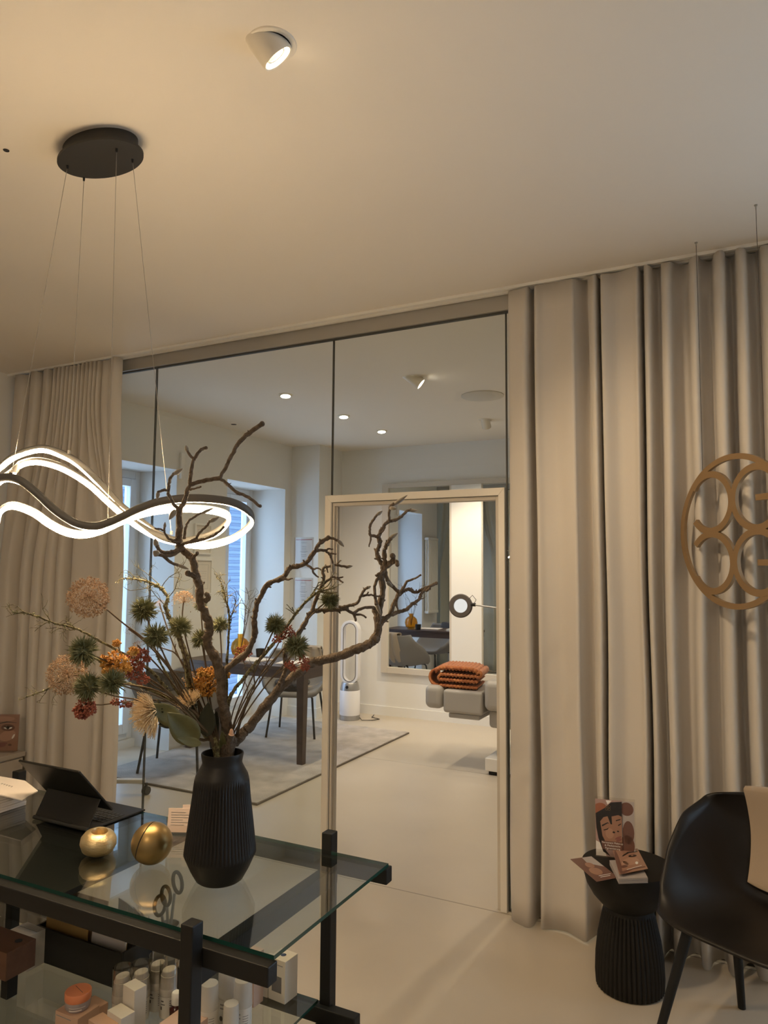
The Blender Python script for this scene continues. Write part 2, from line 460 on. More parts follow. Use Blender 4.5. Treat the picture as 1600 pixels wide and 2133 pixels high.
b = MB(); b.box(-4.87, -4.75, -2.1, 3.42, 0, 3.0)
struct(b.build('wall_left', 'wall', smooth=0, base=False))
b = MB(); b.box(2.4, 2.52, -2.1, 3.42, 0, 3.0); struct(b.build('wall_right', 'wall', smooth=0, base=False))
b = MB(); b.box(-4.87, 2.52, -2.2, -2.1, 0, 3.0); struct(b.build('wall_front', 'wall', smooth=0, base=False))
b = MB(); b.box(XG - .07, 0.92, 7.30, 7.42, 0, 3.0)
b.box(XG - .07, -4.24, 6.80, 7.30, 0, 3.0)          # projecting pier with the certificates
struct(b.build('wall_back', 'wallback', smooth=0, base=False))
b = MB(); b.box(0.8, 0.92, 3.47, 7.3, 0, 3.0); struct(b.build('wall_back_right', 'wallback', smooth=0, base=False))
# window wall of the back room: piers, lintels, thick reveals
b = MB()
for y0, y1 in ((3.47, 4.08), (4.96, 5.67), (6.68, 6.80)): b.box(XG - 0.07, XW, y0, y1, 0, 3.0)
for y0, y1 in ((4.08, 4.96), (5.67, 6.68)): b.box(XG - 0.07, XW, y0, y1, 2.50, 3.0)
struct(b.build('wall_window', 'wallback', smooth=0, base=False))
b = MB(); b.box(-4.24, 0.8, 7.288, 7.30, 0, 0.10); b.box(-4.61, -4.24, 6.788, 6.80, 0, 0.10); b.box(-4.24, -4.228, 6.79, 7.29, 0, 0.10)
struct(b.build('baseboard_back', 'wallback', smooth=0))

def french_window(n, y0, y1):
    t = bpy.data.objects.new('window_%d' % n, None); COL.objects.link(t); t.location = (XG, (y0 + y1) / 2, 0); t['kind'] = 'structure'
    XF[t.name] = Matrix.Translation(t.location)
    b = MB(); x0, x1 = XG - 0.06, XG + 0.02
    b.box(x0, x1, y0, y0 + .06, 0.07, 2.50); b.box(x0, x1, y1 - .06, y1, 0.07, 2.50); b.box(x0, x1, y0 + .06, y1 - .06, 2.43, 2.50); b.box(x0, x1, y0 + .06, y1 - .06, 0.07, 0.12)
    b.build('window_frame', 'winframe', t, smooth=0, bevel=.004)
    b = MB(); ym = (y0 + y1) / 2
    for a, c in ((y0 + .065, ym - .004), (ym + .004, y1 - .065)):
        X0, X1 = XG - 0.035, XG + 0.045
        b.box(X0, X1, a, a + .07, .125, 2.425); b.box(X0, X1, c - .07, c, .125, 2.425)
        b.box(X0, X1, a + .07, c - .07, 2.355, 2.425); b.box(X0, X1, a + .07, c - .07, .125, .215)
    b.build('sash', 'winframe', t, smooth=0, bevel=.006)
    g = MB()
    for a, c in ((y0 + .065, ym - .004), (ym + .004, y1 - .065)): g.box(XG - .005, XG + .005, a + .07, c - .07, .215, 2.355)
    g.build('pane', 'wglass', t, smooth=0)
    h = MB(); h.box(XG + .045, XG + .055, ym + .02, ym + .045, 1.0, 1.12); h.rod((XG + .05, ym + .032, 1.07), (XG + .09, ym + .032, 1.07), .008); h.rod((XG + .09, ym + .032, 1.075), (XG + .09, ym + .032, .96), .009)
    h.build('window_handle', 'chrome', t)
    s_ = MB(); s_.box(XG - .07, XG + .06, y0, y1, 0.0, .068)
    s_.build('sill_step', 'wallback', t, smooth=0)
french_window(1, 4.08, 4.96)
french_window(2, 5.67, 6.68)
# house across the street seen through the panes
b = MB()
b.box(-17.2, -17, 0, 40, -4, 5.4)
for k in range(40): b.box(-17.0, -16.95, 0, 40, -3.8 + k * .23, -3.70 + k * .23)
tag(b.build('street_building', 'facade', smooth=0), 'grey ribbed facade across the street behind the window panes', 'building')

# ---- glass partition
b = MB(); b.box(-4.75, 2.4, DP - .02, DP + .03, 2.91, 3.0); struct(b.build('trim_3', 'header', smooth=0))
b = MB(); b.box(-4.75, 2.4, 3.345, 3.362, 2.985, 3.0); b.box(-4.75, 2.4, 3.395, 3.412, 2.985, 3.0); b.box(-4.75, 2.4, 3.362, 3.395, 2.996, 3.0)
struct(b.build('trim_4', 'white', smooth=0))
b = MB(); b.box(-4.75, 2.4, DP - .004, DP + .016, 2.902, 2.91); struct(b.build('trim_5', 'seal', smooth=0))
panes = [(-4.75, -3.402), (-3.396, -2.066), (-1.052, 0.35), (0.356, 2.4)]
for i, (x0, x1) in enumerate(panes):
    xx1 = x1
    b = MB()
    if i == 1: b.prismy([(x0, .012), (-2.092, .012), (-2.092, 2.018), (x1, 2.018), (x1, 2.902), (x0, 2.902)], DP, DP + .010)
    else: b.box(x0, x1, DP, DP + .010, .012, 2.902)
    t = b.build('glass_partition', 'glass', smooth=0)
    tag(t, ['clear glass partition pane half hidden by the left gathered curtain', 'wide clear glass partition pane between the left curtain and the door', 'glass partition pane behind the right curtain beside the door', 'glass partition pane behind the far right end of the curtain'][i], 'glass pane')
b = MB(); b.box(-2.060, -1.058, DP, DP + .010, 2.018, 2.902)
tag(b.build('glass_partition', 'glass', smooth=0), 'clear fixed glass pane above the white door frame', 'glass pane')
b = MB()
for x in (-3.402, ): b.box(x, x + .006, DP - .002, DP + .012, .012, 2.902)
b.box(-2.066, -2.060, DP - .002, DP + .012, 2.018, 2.902); b.box(-1.058, -1.052, DP - .002, DP + .012, 0.0, 2.902)
b.box(-4.75, -2.092, DP - .003, DP + .013, 0, .012); b.box(-1.05, 2.4, DP - .003, DP + .013, 0, .012)
struct(b.build('trim_6', 'seal', smooth=0))
# door frame
t = bpy.data.objects.new('door_1', None); COL.objects.link(t); t.location = (-1.57, DP, 0); t['kind'] = 'structure'; XF[t.name] = Matrix.Translation(t.location)
Z = 2.013
b = MB()
b.hexa([(-2.090, 3.415, 0), (-2.052, 3.415, 0), (-2.052, 3.475, 0), (-2.090, 3.475, 0)], [(-2.090, 3.415, Z), (-2.052, 3.415, Z - .038), (-2.052, 3.475, Z - .038), (-2.090, 3.475, Z)])
b.hexa([(-1.092, 3.415, 0), (-1.060, 3.415, 0), (-1.060, 3.475, 0), (-1.092, 3.475, 0)], [(-1.092, 3.415, Z - .038), (-1.060, 3.415, Z), (-1.060, 3.475, Z), (-1.092, 3.475, Z - .038)])
b.hexa([(-2.052, 3.415, Z - .038), (-1.092, 3.415, Z - .038), (-1.092, 3.475, Z - .038), (-2.052, 3.475, Z - .038)], [(-2.090, 3.415, Z), (-1.060, 3.415, Z), (-1.060, 3.475, Z), (-2.090, 3.475, Z)])
b.build('door_frame', 'alu', t, smooth=0, bevel=.002)
b = MB(); b.box(-2.052, -2.040, 3.435, 3.480, 0, Z - .038); b.box(-1.112, -1.092, 3.435, 3.495, 0, Z - .038); b.box(-2.040, -1.112, 3.435, 3.495, Z - .058, Z - .038)
b.build('rebate', 'mframe', t, smooth=0, bevel=.002)
b = MB(); b.box(-2.0395, -2.030, 3.45, 3.478, 0, Z - .06); b.build('jamb_lining', 'header', t, smooth=0, bevel=.002)
b = MB(); b.box(-2.053, -2.050, 3.432, 3.436, 0, Z - .04); b.box(-1.094, -1.091, 3.432, 3.436, 0, Z - .04); b.box(-2.05, -1.094, 3.432, 3.436, Z - .041, Z - .038)
b.build('door_seal', 'seal', t, smooth=0)

# ---- curtains
def curtain(name, label, ctrl, ypx, z0, z1, y0, shift_bottom=lambda x: 0.0, amp_bottom=1.0, top_px=725, hem=lambda x: 0.0, pinch=0.75, amp=1.0, low=None):
    pts = spline([(on(px, top_px, 1, y0).x, dy * amp) for px, dy in ctrl], 5)
    rows = 26
    if low:
        lp = spline([(on(px, 1400, 1, y0).x, dy) for px, dy in low], 5); n0 = len(pts); q = []
        for k in range(n0):
            f = k / (n0 - 1) * (len(lp) - 1); i = min(int(f), len(lp) - 2); f -= i
            q.append((lp[i][0] * (1 - f) + lp[i + 1][0] * f, lp[i][1] * (1 - f) + lp[i + 1][1] * f))
        lp = q
    xa, xb = pts[0][0], pts[-1][0]
    def fn(u, v):
        k = u * (len(pts) - 1); i = min(int(k), len(pts) - 2); f = k - i
        x = pts[i][0] * (1 - f) + pts[i + 1][0] * f; dy = pts[i][1] * (1 - f) + pts[i + 1][1] * f
        if low:
            X_ = lp[i][0] * (1 - f) + lp[i + 1][0] * f; Y_ = lp[i][1] * (1 - f) + lp[i + 1][1] * f
            g = min(1, max(0, (0.93 - v) / 0.42)); g = g * g * (3 - 2 * g)
            x = x * (1 - g) + X_ * g; dy = dy * (1 - g) + Y_ * g
        zt = z1 - 0.006 * (1 - cos(u * 90)) ; zb = z0 + hem(x)
        z = zb + (zt - zb) * v
        w = 1 - v
        a = pinch + (1 - pinch) * min(1, w * 9)
        a *= 1 + (amp_bottom - 1) * w
        wob = 0.006 * sin(3.1 * x * 5 + z * 2.2) * w + 0.004 * sin(z * 5 + x * 9) * w
        return (x + shift_bottom(x) * w + wob, y0 + dy * a + 0.004 * sin(z * 3 + x * 20) * w, z)
    b = MB(); b.grid(fn, len(pts), rows)
    o = b.build(name, 'curtain', smooth=80)
    m = o.modifiers.new('solid', 'SOLIDIFY'); m.thickness = 0.003; m.offset = 0
    return tag(o, label, 'curtain')
RC = [(1060, 0), (1066, -.02), (1085, -.04), (1098, -.05), (1104, -.03), (1106, .04), (1114, .045), (1116, .0), (1120, -.04), (1135, -.025), (1160, -.02), (1185, -.045), (1198, -.055), (1203, -.035), (1215, .02), (1225, .035), (1229, -.02), (1238, -.05), (1246, -.045), (1248, .04), (1254, .045), (1256, -.03), (1262, -.05), (1290, -.02), (1320, -.035), (1333, -.055), (1337, -.01), (1339, .045), (1344, .04), (1347, -.03), (1353, -.055), (1360, -.045), (1364, .0), (1372, .035), (1380, .02), (1384, -.04), (1393, -.06), (1402, -.05), (1408, .0), (1425, .035), (1438, .02), (1443, -.04), (1451, -.06), (1459, -.05), (1464, .0), (1480, .035), (1489, .02), (1494, -.04), (1504, -.06), (1514, -.05), (1518, .01), (1528, .045), (1536, .02), (1541, -.04), (1550, -.06), (1559, -.05), (1564, .01), (1578, .045), (1588, .02), (1593, -.04), (1605, -.06), (1616, -.05), (1622, .02), (1640, .04), (1650, -.04), (1670, -.055), (1680, .02), (1700, .035), (1715, -.05), (1740, .0)]
curtain('curtain', 'long pale greige curtain in deep folds on the right, from ceiling to floor', RC, 725, 0.004, 2.984, 3.378,
        shift_bottom=lambda x: 0.02 * sin((x + 1.0) * 6.0), amp_bottom=1.12, hem=lambda x: 0.003 * (1 + sin(x * 7)) + max(0, x + .3) * 0.035, amp=1.15)
LC = [(38, 0), (44, -.04), (56, -.05), (63, -.03), (66, .03), (71, .03), (74, -.03), (84, -.055), (92, -.05), (95, .02), (98, .02), (101, -.035), (108, -.05), (114, -.045), (117, .03), (120, .02)]
for k in range(12):
    x = 122 + k * 8.2
    LC += [(x, -.03), (x + 3.2, -.052), (x + 5.2, -.035), (x + 6.3, .018 + .008 * sin(k * 2.1)), (x + 7.2, .01)]
LPX = -6
LL = [(LPX, 0), (LPX + 8, -.04), (LPX + 26, -.05), (LPX + 30, .02), (LPX + 34, .02), (44, -.04), (58, -.05), (62, .02), (66, .02), (70, -.04), (84, -.05), (88, .0), (92, -.04), (108, -.05), (112, .01), (116, -.035), (132, -.05), (137, .04), (146, .045), (150, -.03), (165, -.055), (200, -.04), (218, -.055), (222, .02), (227, .02), (230, -.04), (240, -.05), (248, -.03), (250, 0)]
LC += [(222, -.03), (228, -.045), (236, -.035), (243, -.05), (250, -.055), (255, -.03), (257, .0)]
curtain('curtain', 'pale greige curtain gathered in tight pleats on the left of the glass partition', LC, 725, 0.016, 2.984, 3.372,
        low=LL, amp_bottom=1.15, hem=lambda x: 0.006 * (1 + sin(x * 9)), pinch=.8)

# ================================================================== CEILING FITTINGS
t = thing('recessed_spotlight', 'white tilting recessed spotlight lit in the front ceiling, top of the photo', 'spotlight', (-1.094, 1.486, 3.0))
b = MB(); b.lathe([(.050, 0.0), (.050, -.003), (.062, -.0035), (.0655, -.001), (.066, 0.0)], (0, 0, 0)); b.build('trim_ring', 'lampwhite', t, local=True)
ax = Vector((0.42, 0.50, -0.78)).normalized()
b = MB(); b.lathe([(.0455, -.10), (.0465, .0), (.0465, .056), (.0435, .062), (.040, .060), (.040, .045)], Vector((-.008, -.004, -.002)) - ax * .02, n=48, axis=ax); b.build('lamp_housing', 'lampwhite', t, local=True)
c = Vector((-.008, -.004, -.002)) - ax * .02
b = MB(); b.lathe([(.0001, .050), (.039, .050)], c, n=40, axis=ax); b.build('bulb', 'bulb', t, local=True)
b = MB(); b.lathe([(.025, .0515), (.027, .053), (.029, .0515)], c, n=40, axis=ax); b.build('lens_ring', 'lampwhite', t, local=True)

def flat_spot(px, py, label, r=.045):
    p = on(px, py, 2, 3.0)
    t = thing('recessed_spotlight', label, 'spotlight', (p.x, p.y, 3.0), group='spotlights in the back room ceiling')
    b = MB(); b.lathe([(r, -.001), (r + .004, -.008), (r + .012, -.003), (r + .013, 0)], n=32); b.build('trim_ring', 'lampwhite', t, local=True)
    ax = Vector((.10, -.12, -1)).normalized()
    b = MB(); b.lathe([(r * .98, -.02), (r * .98, .012), (r * .9, .014), (.0001, .012)], n=32, axis=ax); b.build('lamp_housing', 'lampwhite', t, local=True)
    b = MB(); b.lathe([(.0001, .016), (r * .86, .016)], n=32, axis=ax); b.build('bulb', 'bulbback', t, local=True)
flat_spot(595, 822, 'bright round spotlight in the back room ceiling, nearest behind the wide glass pane')
flat_spot(716, 866, 'small slanted spotlight in the back room ceiling just right of the pane joint')
flat_spot(795, 897, 'bright spotlight in the back room ceiling nearest to the back wall')
def can_spot(px, py, ax, label):
    p = on(px, py, 2, 3.0)
    t = thing('recessed_spotlight', label, 'spotlight', (p.x, p.y, 3.0), group='spotlights in the back room ceiling')
    ax = Vector(ax).normalized()
    b = MB(); b.lathe([(.045, -.001), (.058, -.006), (.066, -.001), (.067, 0)], n=32); b.build('trim_ring', 'lampwhite', t, local=True)
    b = MB(); b.lathe([(.042, -.06), (.043, .085), (.039, .085), (.038, .07)], (0, 0, 0), n=32, axis=ax); b.build('lamp_housing', 'lampwhite', t, local=True)
    b = MB(); b.lathe([(.0001, .074), (.037, .074)], n=32, axis=ax); b.build('bulb', 'bulbback', t, local=True)
can_spot(858, 786, (.75, .3, -.62), 'white tilted can spotlight in the back room ceiling above the glass door')
can_spot(1011, 874, (-.1, .8, -.75), 'white can spotlight in the back room ceiling nearest to the right curtain')
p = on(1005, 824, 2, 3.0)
b = MB(); b.lathe([(.17, .0), (.17, -.006), (.165, -.009), (.0001, -.009)], (p.x, p.y, 3.0)); tag(b.build('ceiling_disc', 'mframe'), 'flat round grey disc on the back room ceiling', 'ceiling disc')  # flat disc standing for a round patch darker than the ceiling
for px, py, lb, z in ((13, 313, 'tiny drill hole mark in the front ceiling left of the black lamp canopy', 3.0), (487, 884, 'small dark hole cover on the back room ceiling', 3.0)):
    p = on(px, py, 2, z); b = MB(); r = .010 if px < 100 else .028
    b.lathe([(r, 0), (r * .9, -.002), (.0001, -.002)], (p.x, p.y, z), n=20); tag(b.build('hole_cover', 'hole'), lb, 'hole')

# ================================================================== PENDANT LAMP
t = thing('pendant_lamp', 'black pendant lamp of looping light strips hung on four cables over the glass table', 'pendant lamp', (-1.85, 1.61, 1.6))
b = MB()
ell = [(-1.88 + cos(2 * pi * k / 64) * .150, 1.615 + sin(2 * pi * k / 64) * .082) for k in range(64)]
b.prism(ell, 2.958, 3.0); b.build('canopy_base', 'canopy', t)
b = MB(); ell = [(-1.878 + cos(2 * pi * k / 64) * .168, 1.615 + sin(2 * pi * k / 64) * .098) for k in range(64)]
b.prism(ell, 2.950, 2.958); b.build('canopy_plate', 'canopy', t)
D0 = 2.26
hp = [(141, 345), (175, 370), (243, 310), (276, 332)]
at = [(23, 990, -.11), (144, 943, .13), (225, 1085, -.12), (357, 1111, .13)]
for (a, c) in zip(hp, at):
    p0 = on(a[0], a[1], 2, 2.950); p1 = P(c[0], c[1], D0 + c[2])
    b = MB(); b.tube([p0, p0.lerp(p1, .33) + Vector((0, 0, -.004)), p0.lerp(p1, .66) + Vector((0, 0, -.004)), p1], .0009, 5); b.build('cable', 'steel', t)
    b = MB(); b.rod(p0 + Vector((0, 0, .004)), p0 + Vector((0, 0, -.012)), .0045, 12, .003); b.build('cable_gland', 'blackmetal', t)
    b = MB(); b.rod(p1 + Vector((0, 0, .008)), p1 + Vector((0, 0, -.004)), .005, 12); b.build('cable_clip', 'lampblack', t)
# outer strand: px, py, depth offset, facing of the light strip (+1 towards the room's front, -1 away, 0 down)
outer = [(35, 948, .08, .6), (87, 934, .12, .5), (133, 947, .13, .25), (168, 968, .13, .15), (210, 1008, .13, .15), (245, 1047, .13, .3), (273, 1071, .13, .5), (301, 1092, .13, .7), (332, 1113, .13, .8), (367, 1127, .12, .9), (396, 1134, .11, 1), (437, 1135, .09, 1), (483, 1122, .05, 1), (514, 1101, .01, 1), (526, 1081, -.03, .2), (515, 1062, -.06, -.4), (483, 1046, -.09, -.8), (437, 1039, -.11, -1), (385, 1038, -.12, -1), (332, 1045, -.12, -1), (290, 1059, -.12, -1), (252, 1077, -.12, -1), (224, 1089, -.12, -.9), (196, 1096, -.12, -.8), (157, 1089, -.12, -.8), (115, 1063, -.12, -.8), (77, 1028, -.12, -.8), (45, 1003, -.12, -.8), (18, 994, -.11, -.6), (-10, 999, -.10, -.2), (-32, 1012, -.05, .3), (-30, 1005, .0, .8), (0, 975, .05, .9)]
inner = [(28, 982, .06, .3), (45, 966, .085, .6), (77, 960, .09, .7), (115, 968, .09, .8), (150, 984, .09, .9), (189, 1010, .09, 1), (224, 1042, .09, 1), (259, 1073, .09, 1), (290, 1095, .09, .6), (332, 1117, .09, 0), (378, 1127, .08, -.6), (420, 1120, .06, -.8), (452, 1107, .03, -.5), (470, 1092, -.01, .4), (477, 1080, -.04, .9), (469, 1070, -.06, 1), (437, 1062, -.08, 1), (385, 1059, -.09, 1), (332, 1063, -.09, 1), (290, 1072, -.09, 1), (252, 1086, -.09, .9), (213, 1104, -.09, .9), (175, 1113, -.09, 1), (140, 1108, -.09, 1), (105, 1091, -.09, 1), (70, 1067, -.09, 1), (30, 1053, -.08, 1), (4, 1062, -.06, .6), (-6, 1090, -.03, .0), (-22, 1100, .0, .0), (-40, 1060, .03, .2), (-10, 1010, .05, .3)]
camd = Vector((_f.x, _f.y, 0)).normalized()
for nm, ctl in (('outer_strand', outer), ('inner_strand', inner)):
    pts = spline(ctl, 7, closed=True)
    W3 = [P(x, y, D0 + d) for x, y, d, f in pts]
    b = MB(); b.tube(W3, 1, 12, closed=True, rv=(.0120, .0068)); o = b.build(nm, 'lampblack', t)
    L = []
    for (x, y, d, f), p in zip(pts, W3):
        dr = (-camd * f + Vector((0, 0, -1)) * (1.25 - abs(f) * .55)).normalized()
        L.append(p + dr * .0072)
    b = MB(); b.tube(L, 1, 8, closed=True, rv=(.0082, .0048)); b.build('light_strip', 'led', t)

# ================================================================== HANGING SIGN
u = Vector((.223, -.242, 0)).normalized()
ctr = Vector((-.156, 3.238, 0)) + u * .165; ctr.z = 1.763
t = thing('hanging_logo_sign', 'round brass monogram sign hanging on two thin wires before the right curtain', 'sign', ctr, atan2(u.y, u.x))
def arc_strip(b, cx, cz, r, a0, a1, w, n=40, d=.007):
    a = [radians(a0 + (a1 - a0) * k / n) for k in range(n + 1)]
    vs = []
    for y in (-d, d):
        for q in a:
            vs.append((cx + cos(q) * (r - w / 2), y, cz + sin(q) * (r - w / 2))); vs.append((cx + cos(q) * (r + w / 2), y, cz + sin(q) * (r + w / 2)))
    m = 2 * (n + 1); fs = []
    for k in range(n):
        i = 2 * k
        fs += [(i, i + 1, i + 3, i + 2), (m + i, m + i + 2, m + i + 3, m + i + 1), (i, i + 2, m + i + 2, m + i), (i + 1, m + i + 1, m + i + 3, i + 3)]
    if abs(a1 - a0) < 359: fs += [(0, m, m + 1, 1), (2 * n, 2 * n + 1, m + 2 * n + 1, m + 2 * n)]
    b.add(vs, fs)
b = MB(); R_ = .292
arc_strip(b, 0, 0, R_, 0, 360, .022, 96); b.build('ring', 'brass', t, local=True)
b = MB(); q = .1215; rr = .1155; w = .026
arc_strip(b, -q, q, rr, 148, -142, w, d=.0073); arc_strip(b, -q, -q, rr, -148, 142, w, d=.0076)
arc_strip(b, q, q, rr, 42, 330, w, d=.0079); arc_strip(b, q, -q, rr, 42, 330, w, d=.0082)
for cz in (q, -q):
    b.box(q + .0, q + rr + .008, -.0085, .0085, cz - .013, cz + .010)
    b.box(q + rr - .018, q + rr + .008, -.0088, .0088, cz - .06, cz + .0)
b.build('monogram', 'brass', t, local=True)
for s_, px, py in ((-.165, 1450, 505), (.165, 1574, 427)):
    b = MB(); zt = 3.0 - ctr.z; zb = sqrt(R_ ** 2 - .165 ** 2)
    b.tube([(s_, 0, zt), (s_ + .001, 0, zt * .6), (s_, 0, zb)], .0012, 5); b.build('wire', 'wire', t, local=True)
    b = MB(); b.cyl((s_, 0), .006, zt - .004, zt, 12); b.cyl((s_, 0), .0025, zt - .016, zt - .004, 8); b.build('ceiling_anchor', 'header', t, local=True)
# ================================================================== GLASS CONSOLE TABLE
TZ = 0.745      # top of the glass
t = thing('glass_table', 'black framed table with a glass top and a glass shelf, under the branches', 'table', (-1.83, 1.67, 0))
XR = -.968
b = MB()
b.cur = 0
x0, x1, y0, y1, z0, z1 = -2.80, XR, 1.392, 1.965, TZ - .010, TZ
vs = [(x0, y0, z0), (x1, y0, z0), (x1, y1, z0), (x0, y1, z0), (x0, y0, z1), (x1, y0, z1), (x1, y1, z1), (x0, y1, z1)]
b.add(vs, [(3, 2, 1, 0), (4, 5, 6, 7)]); b.cur = 1
b.f += [[0, 1, 5, 4], [1, 2, 6, 5], [2, 3, 7, 6], [3, 0, 4, 7]]; b.mi += [1] * 4
b.build('glass_top', ['tglass', 'tedge'], t, smooth=0)
b = MB(); b.box(-2.84, XR + .006, 1.362, 1.398, .690, TZ - .011); b.build('long_rail', 'black', t, smooth=0, bevel=.003)
b = MB(); b.box(-2.84, XR + .004, 1.945, 1.982, .690, TZ - .011); b.build('long_rail', 'black', t, smooth=0, bevel=.003)
for x in (-1.180, -2.62):
    b = MB(); b.box(x - .020, x + .020, 1.34, 2.0, .640, .6895); b.build('cross_rail', 'black', t, smooth=0, bevel=.002)
    for yy in (1.343, 1.983):
        xo = x + (.018 if yy < 1.5 and x > -2 else 0)
        b = MB(); b.box(xo - .018, xo + .018, yy - .019, yy + .019, 0, .795); b.build('leg', 'black', t, smooth=0, bevel=.003)
# lower level
b = MB(); vs = [(-2.80, 1.392, .295), (-1.203, 1.392, .295), (-1.203, 1.965, .295), (-2.80, 1.965, .295), (-2.80, 1.392, .304), (-1.203, 1.392, .304), (-1.203, 1.965, .304), (-2.80, 1.965, .304)]
b.add(vs, [(3, 2, 1, 0), (4, 5, 6, 7)]); b.f += [[0, 1, 5, 4], [1, 2, 6, 5], [2, 3, 7, 6], [3, 0, 4, 7]]; b.mi += [1] * 4
b.build('glass_shelf', ['tglass', 'tedge'], t, smooth=0)
for yy in (1.362, 1.945):
    b = MB(); b.box(-2.84, -1.065, yy, yy + .036, .248, .294); b.build('long_rail', 'black', t, smooth=0, bevel=.003)
for x in (-1.180, -2.62):
    b = MB(); b.box(x - .019, x + .019, 1.36, 1.965, .200, .2475); b.build('cross_rail', 'black', t, smooth=0, bevel=.002)
# dark panel below the left half of the glass
b = MB(); b.box(-2.60, -1.675, 1.399, 1.944, .712, .728); b.build('under_panel', 'tray', t, smooth=0, bevel=.001)

# ---- vase
vb = Vector((-1.333, 1.648, TZ))
prof = [(.0, .0), (.058, .0), (.066, .006), (.082, .035), (.0965, .068), (.1005, .078), (.0985, .092), (.090, .165), (.080, .245), (.0755, .292), (.0735, .300), (.066, .314), (.0575, .330), (.0560, .337), (.0585, .350), (.0600, .360), (.0590, .364), (.0560, .364), (.0535, .358), (.052, .336), (.056, .325), (.068, .296), (.076, .24), (.086, .16), (.09, .08), (.06, .012), (.0, .010)]
prof = [(r * .98, z * .945) for r, z in prof]
t = thing('ribbed_vase', 'tall matt black ribbed vase on the glass table holding the branches', 'vase', vb)
fine = []
for i in range(len(prof) - 1):
    a, c = prof[i], prof[i + 1]; n_ = 6 if abs(c[1] - a[1]) > .04 else 1
    for k in range(n_): fine.append((a[0] + (c[0] - a[0]) * k / n_, a[1] + (c[1] - a[1]) * k / n_))
fine.append(prof[-1]); fine[0] = (.0001, 0); fine[-1] = (.0001, fine[-1][1])
idx = [0]
def ribf(z):
    return (0, 0)
b = MB()
n = 240; vs = []; fs = []
for i, (r, z) in enumerate(fine):
    outside = i < 40 and z < .29 and r > .05
    for k in range(n):
        a = 2 * pi * k / n
        w = 0.0
        if i < len(fine) * .62 and .07 < z < .276: w = min(1, (z - .07) / .012, (.276 - z) / .01)
        rr = r + w * .0016 * (2 * abs(cos(a * 30)) - 1.2)
        vs.append((cos(a) * rr, sin(a) * rr, z))
for i in range(len(fine) - 1):
    for k in range(n):
        k2 = (k + 1) % n; fs.append((i * n + k, i * n + k2, (i + 1) * n + k2, (i + 1) * n + k))
b.add(vs, fs); b.build('vase_body', 'vase', t, local=True, smooth=50)
NECK = vb + Vector((0, 0, .344))

# ---- gold votive, bronze ball
vp = Vector((-1.772, 1.62, TZ))
tl = Vector((.16, -.05, 1)).normalized()
b = MB(); b.lathe([(.0001, -.034), (.026, -.0335), (.045, -.022), (.0525, -.004), (.051, .012), (.042, .026), (.028, .034), (.024, .0345), (.0225, .032), (.022, .018), (.020, .0), (.0001, -.008)], vp + Vector((0, 0, .0345)), n=40, axis=tl)
tag(b.build('tealight_holder', 'gold'), 'rounded hammered gold tealight holder on the glass table in front of the tablet', 'candle holder')
bp_ = Vector((-1.577, 1.640, TZ + .0585))
t = thing('metal_ball', 'satin bronze ball with a dark seam on the glass table left of the vase', 'ornament', (bp_.x, bp_.y, TZ))
sx = Vector((.90, .28, -.28)).normalized()
def cap(r, z0, z1, n_=14):
    return [(max(.0001, sqrt(max(0, r * r - (z0 + (z1 - z0) * i / n_) ** 2))), z0 + (z1 - z0) * i / n_) for i in range(n_ + 1)]
RB = .0585
b = MB(); b.lathe(cap(RB, -.0155, RB, 20), bp_, n=48, axis=sx); b.build('ball_half', 'bronze', t)
b = MB(); b.lathe(cap(RB, -RB, -.0190, 14), bp_, n=48, axis=sx); b.build('ball_half', 'bronze', t)
b = MB(); b.lathe([(.0535, -.020), (.0535, -.015)], bp_, n=48, axis=sx); b.build('seam', 'hole', t)

# ---- tablet on a folding keyboard case
t = thing('tablet_computer', 'black tablet with folding keyboard case standing on the glass table, seen from behind', 'tablet', (-2.07, 1.84, TZ))
A = on(72, 1706, 2, TZ); B = on(183, 1733, 2, TZ); C_ = on(303, 1689, 2, TZ); Dd = A + (C_ - B)
up = Vector((0, 0, 1))
b = MB(); b.hexa([A, B, C_, Dd], [p + up * .006 for p in (A, B, C_, Dd)]); b.build('keyboard_case', 'blackplastic', t, smooth=0, bevel=.002)
ex = (B - A).normalized(); ey = (C_ - B).normalized(); Lx = (B - A).length; Ly = (C_ - B).length
b = MB()
for r_ in range(5):
    for c_ in range(13):
        o_ = A + ex * (.012 + c_ * (Lx - .024) / 13) + ey * (.072 + r_ * .0185) + up * .0061
        w_ = (Lx - .024) / 13 - .003
        b.hexa([o_, o_ + ex * w_, o_ + ex * w_ + ey * .0155, o_ + ey * .0155], [q_ + up * .0014 for q_ in (o_, o_ + ex * w_, o_ + ex * w_ + ey * .0155, o_ + ey * .0155)])
b.build('keys', 'blackmetal', t, smooth=0)
b = MB(); b.rod(A + up * .008 - ey * .002, B + up * .008 - ey * .002, .0065, 14); b.build('hinge', 'blackmetal', t)
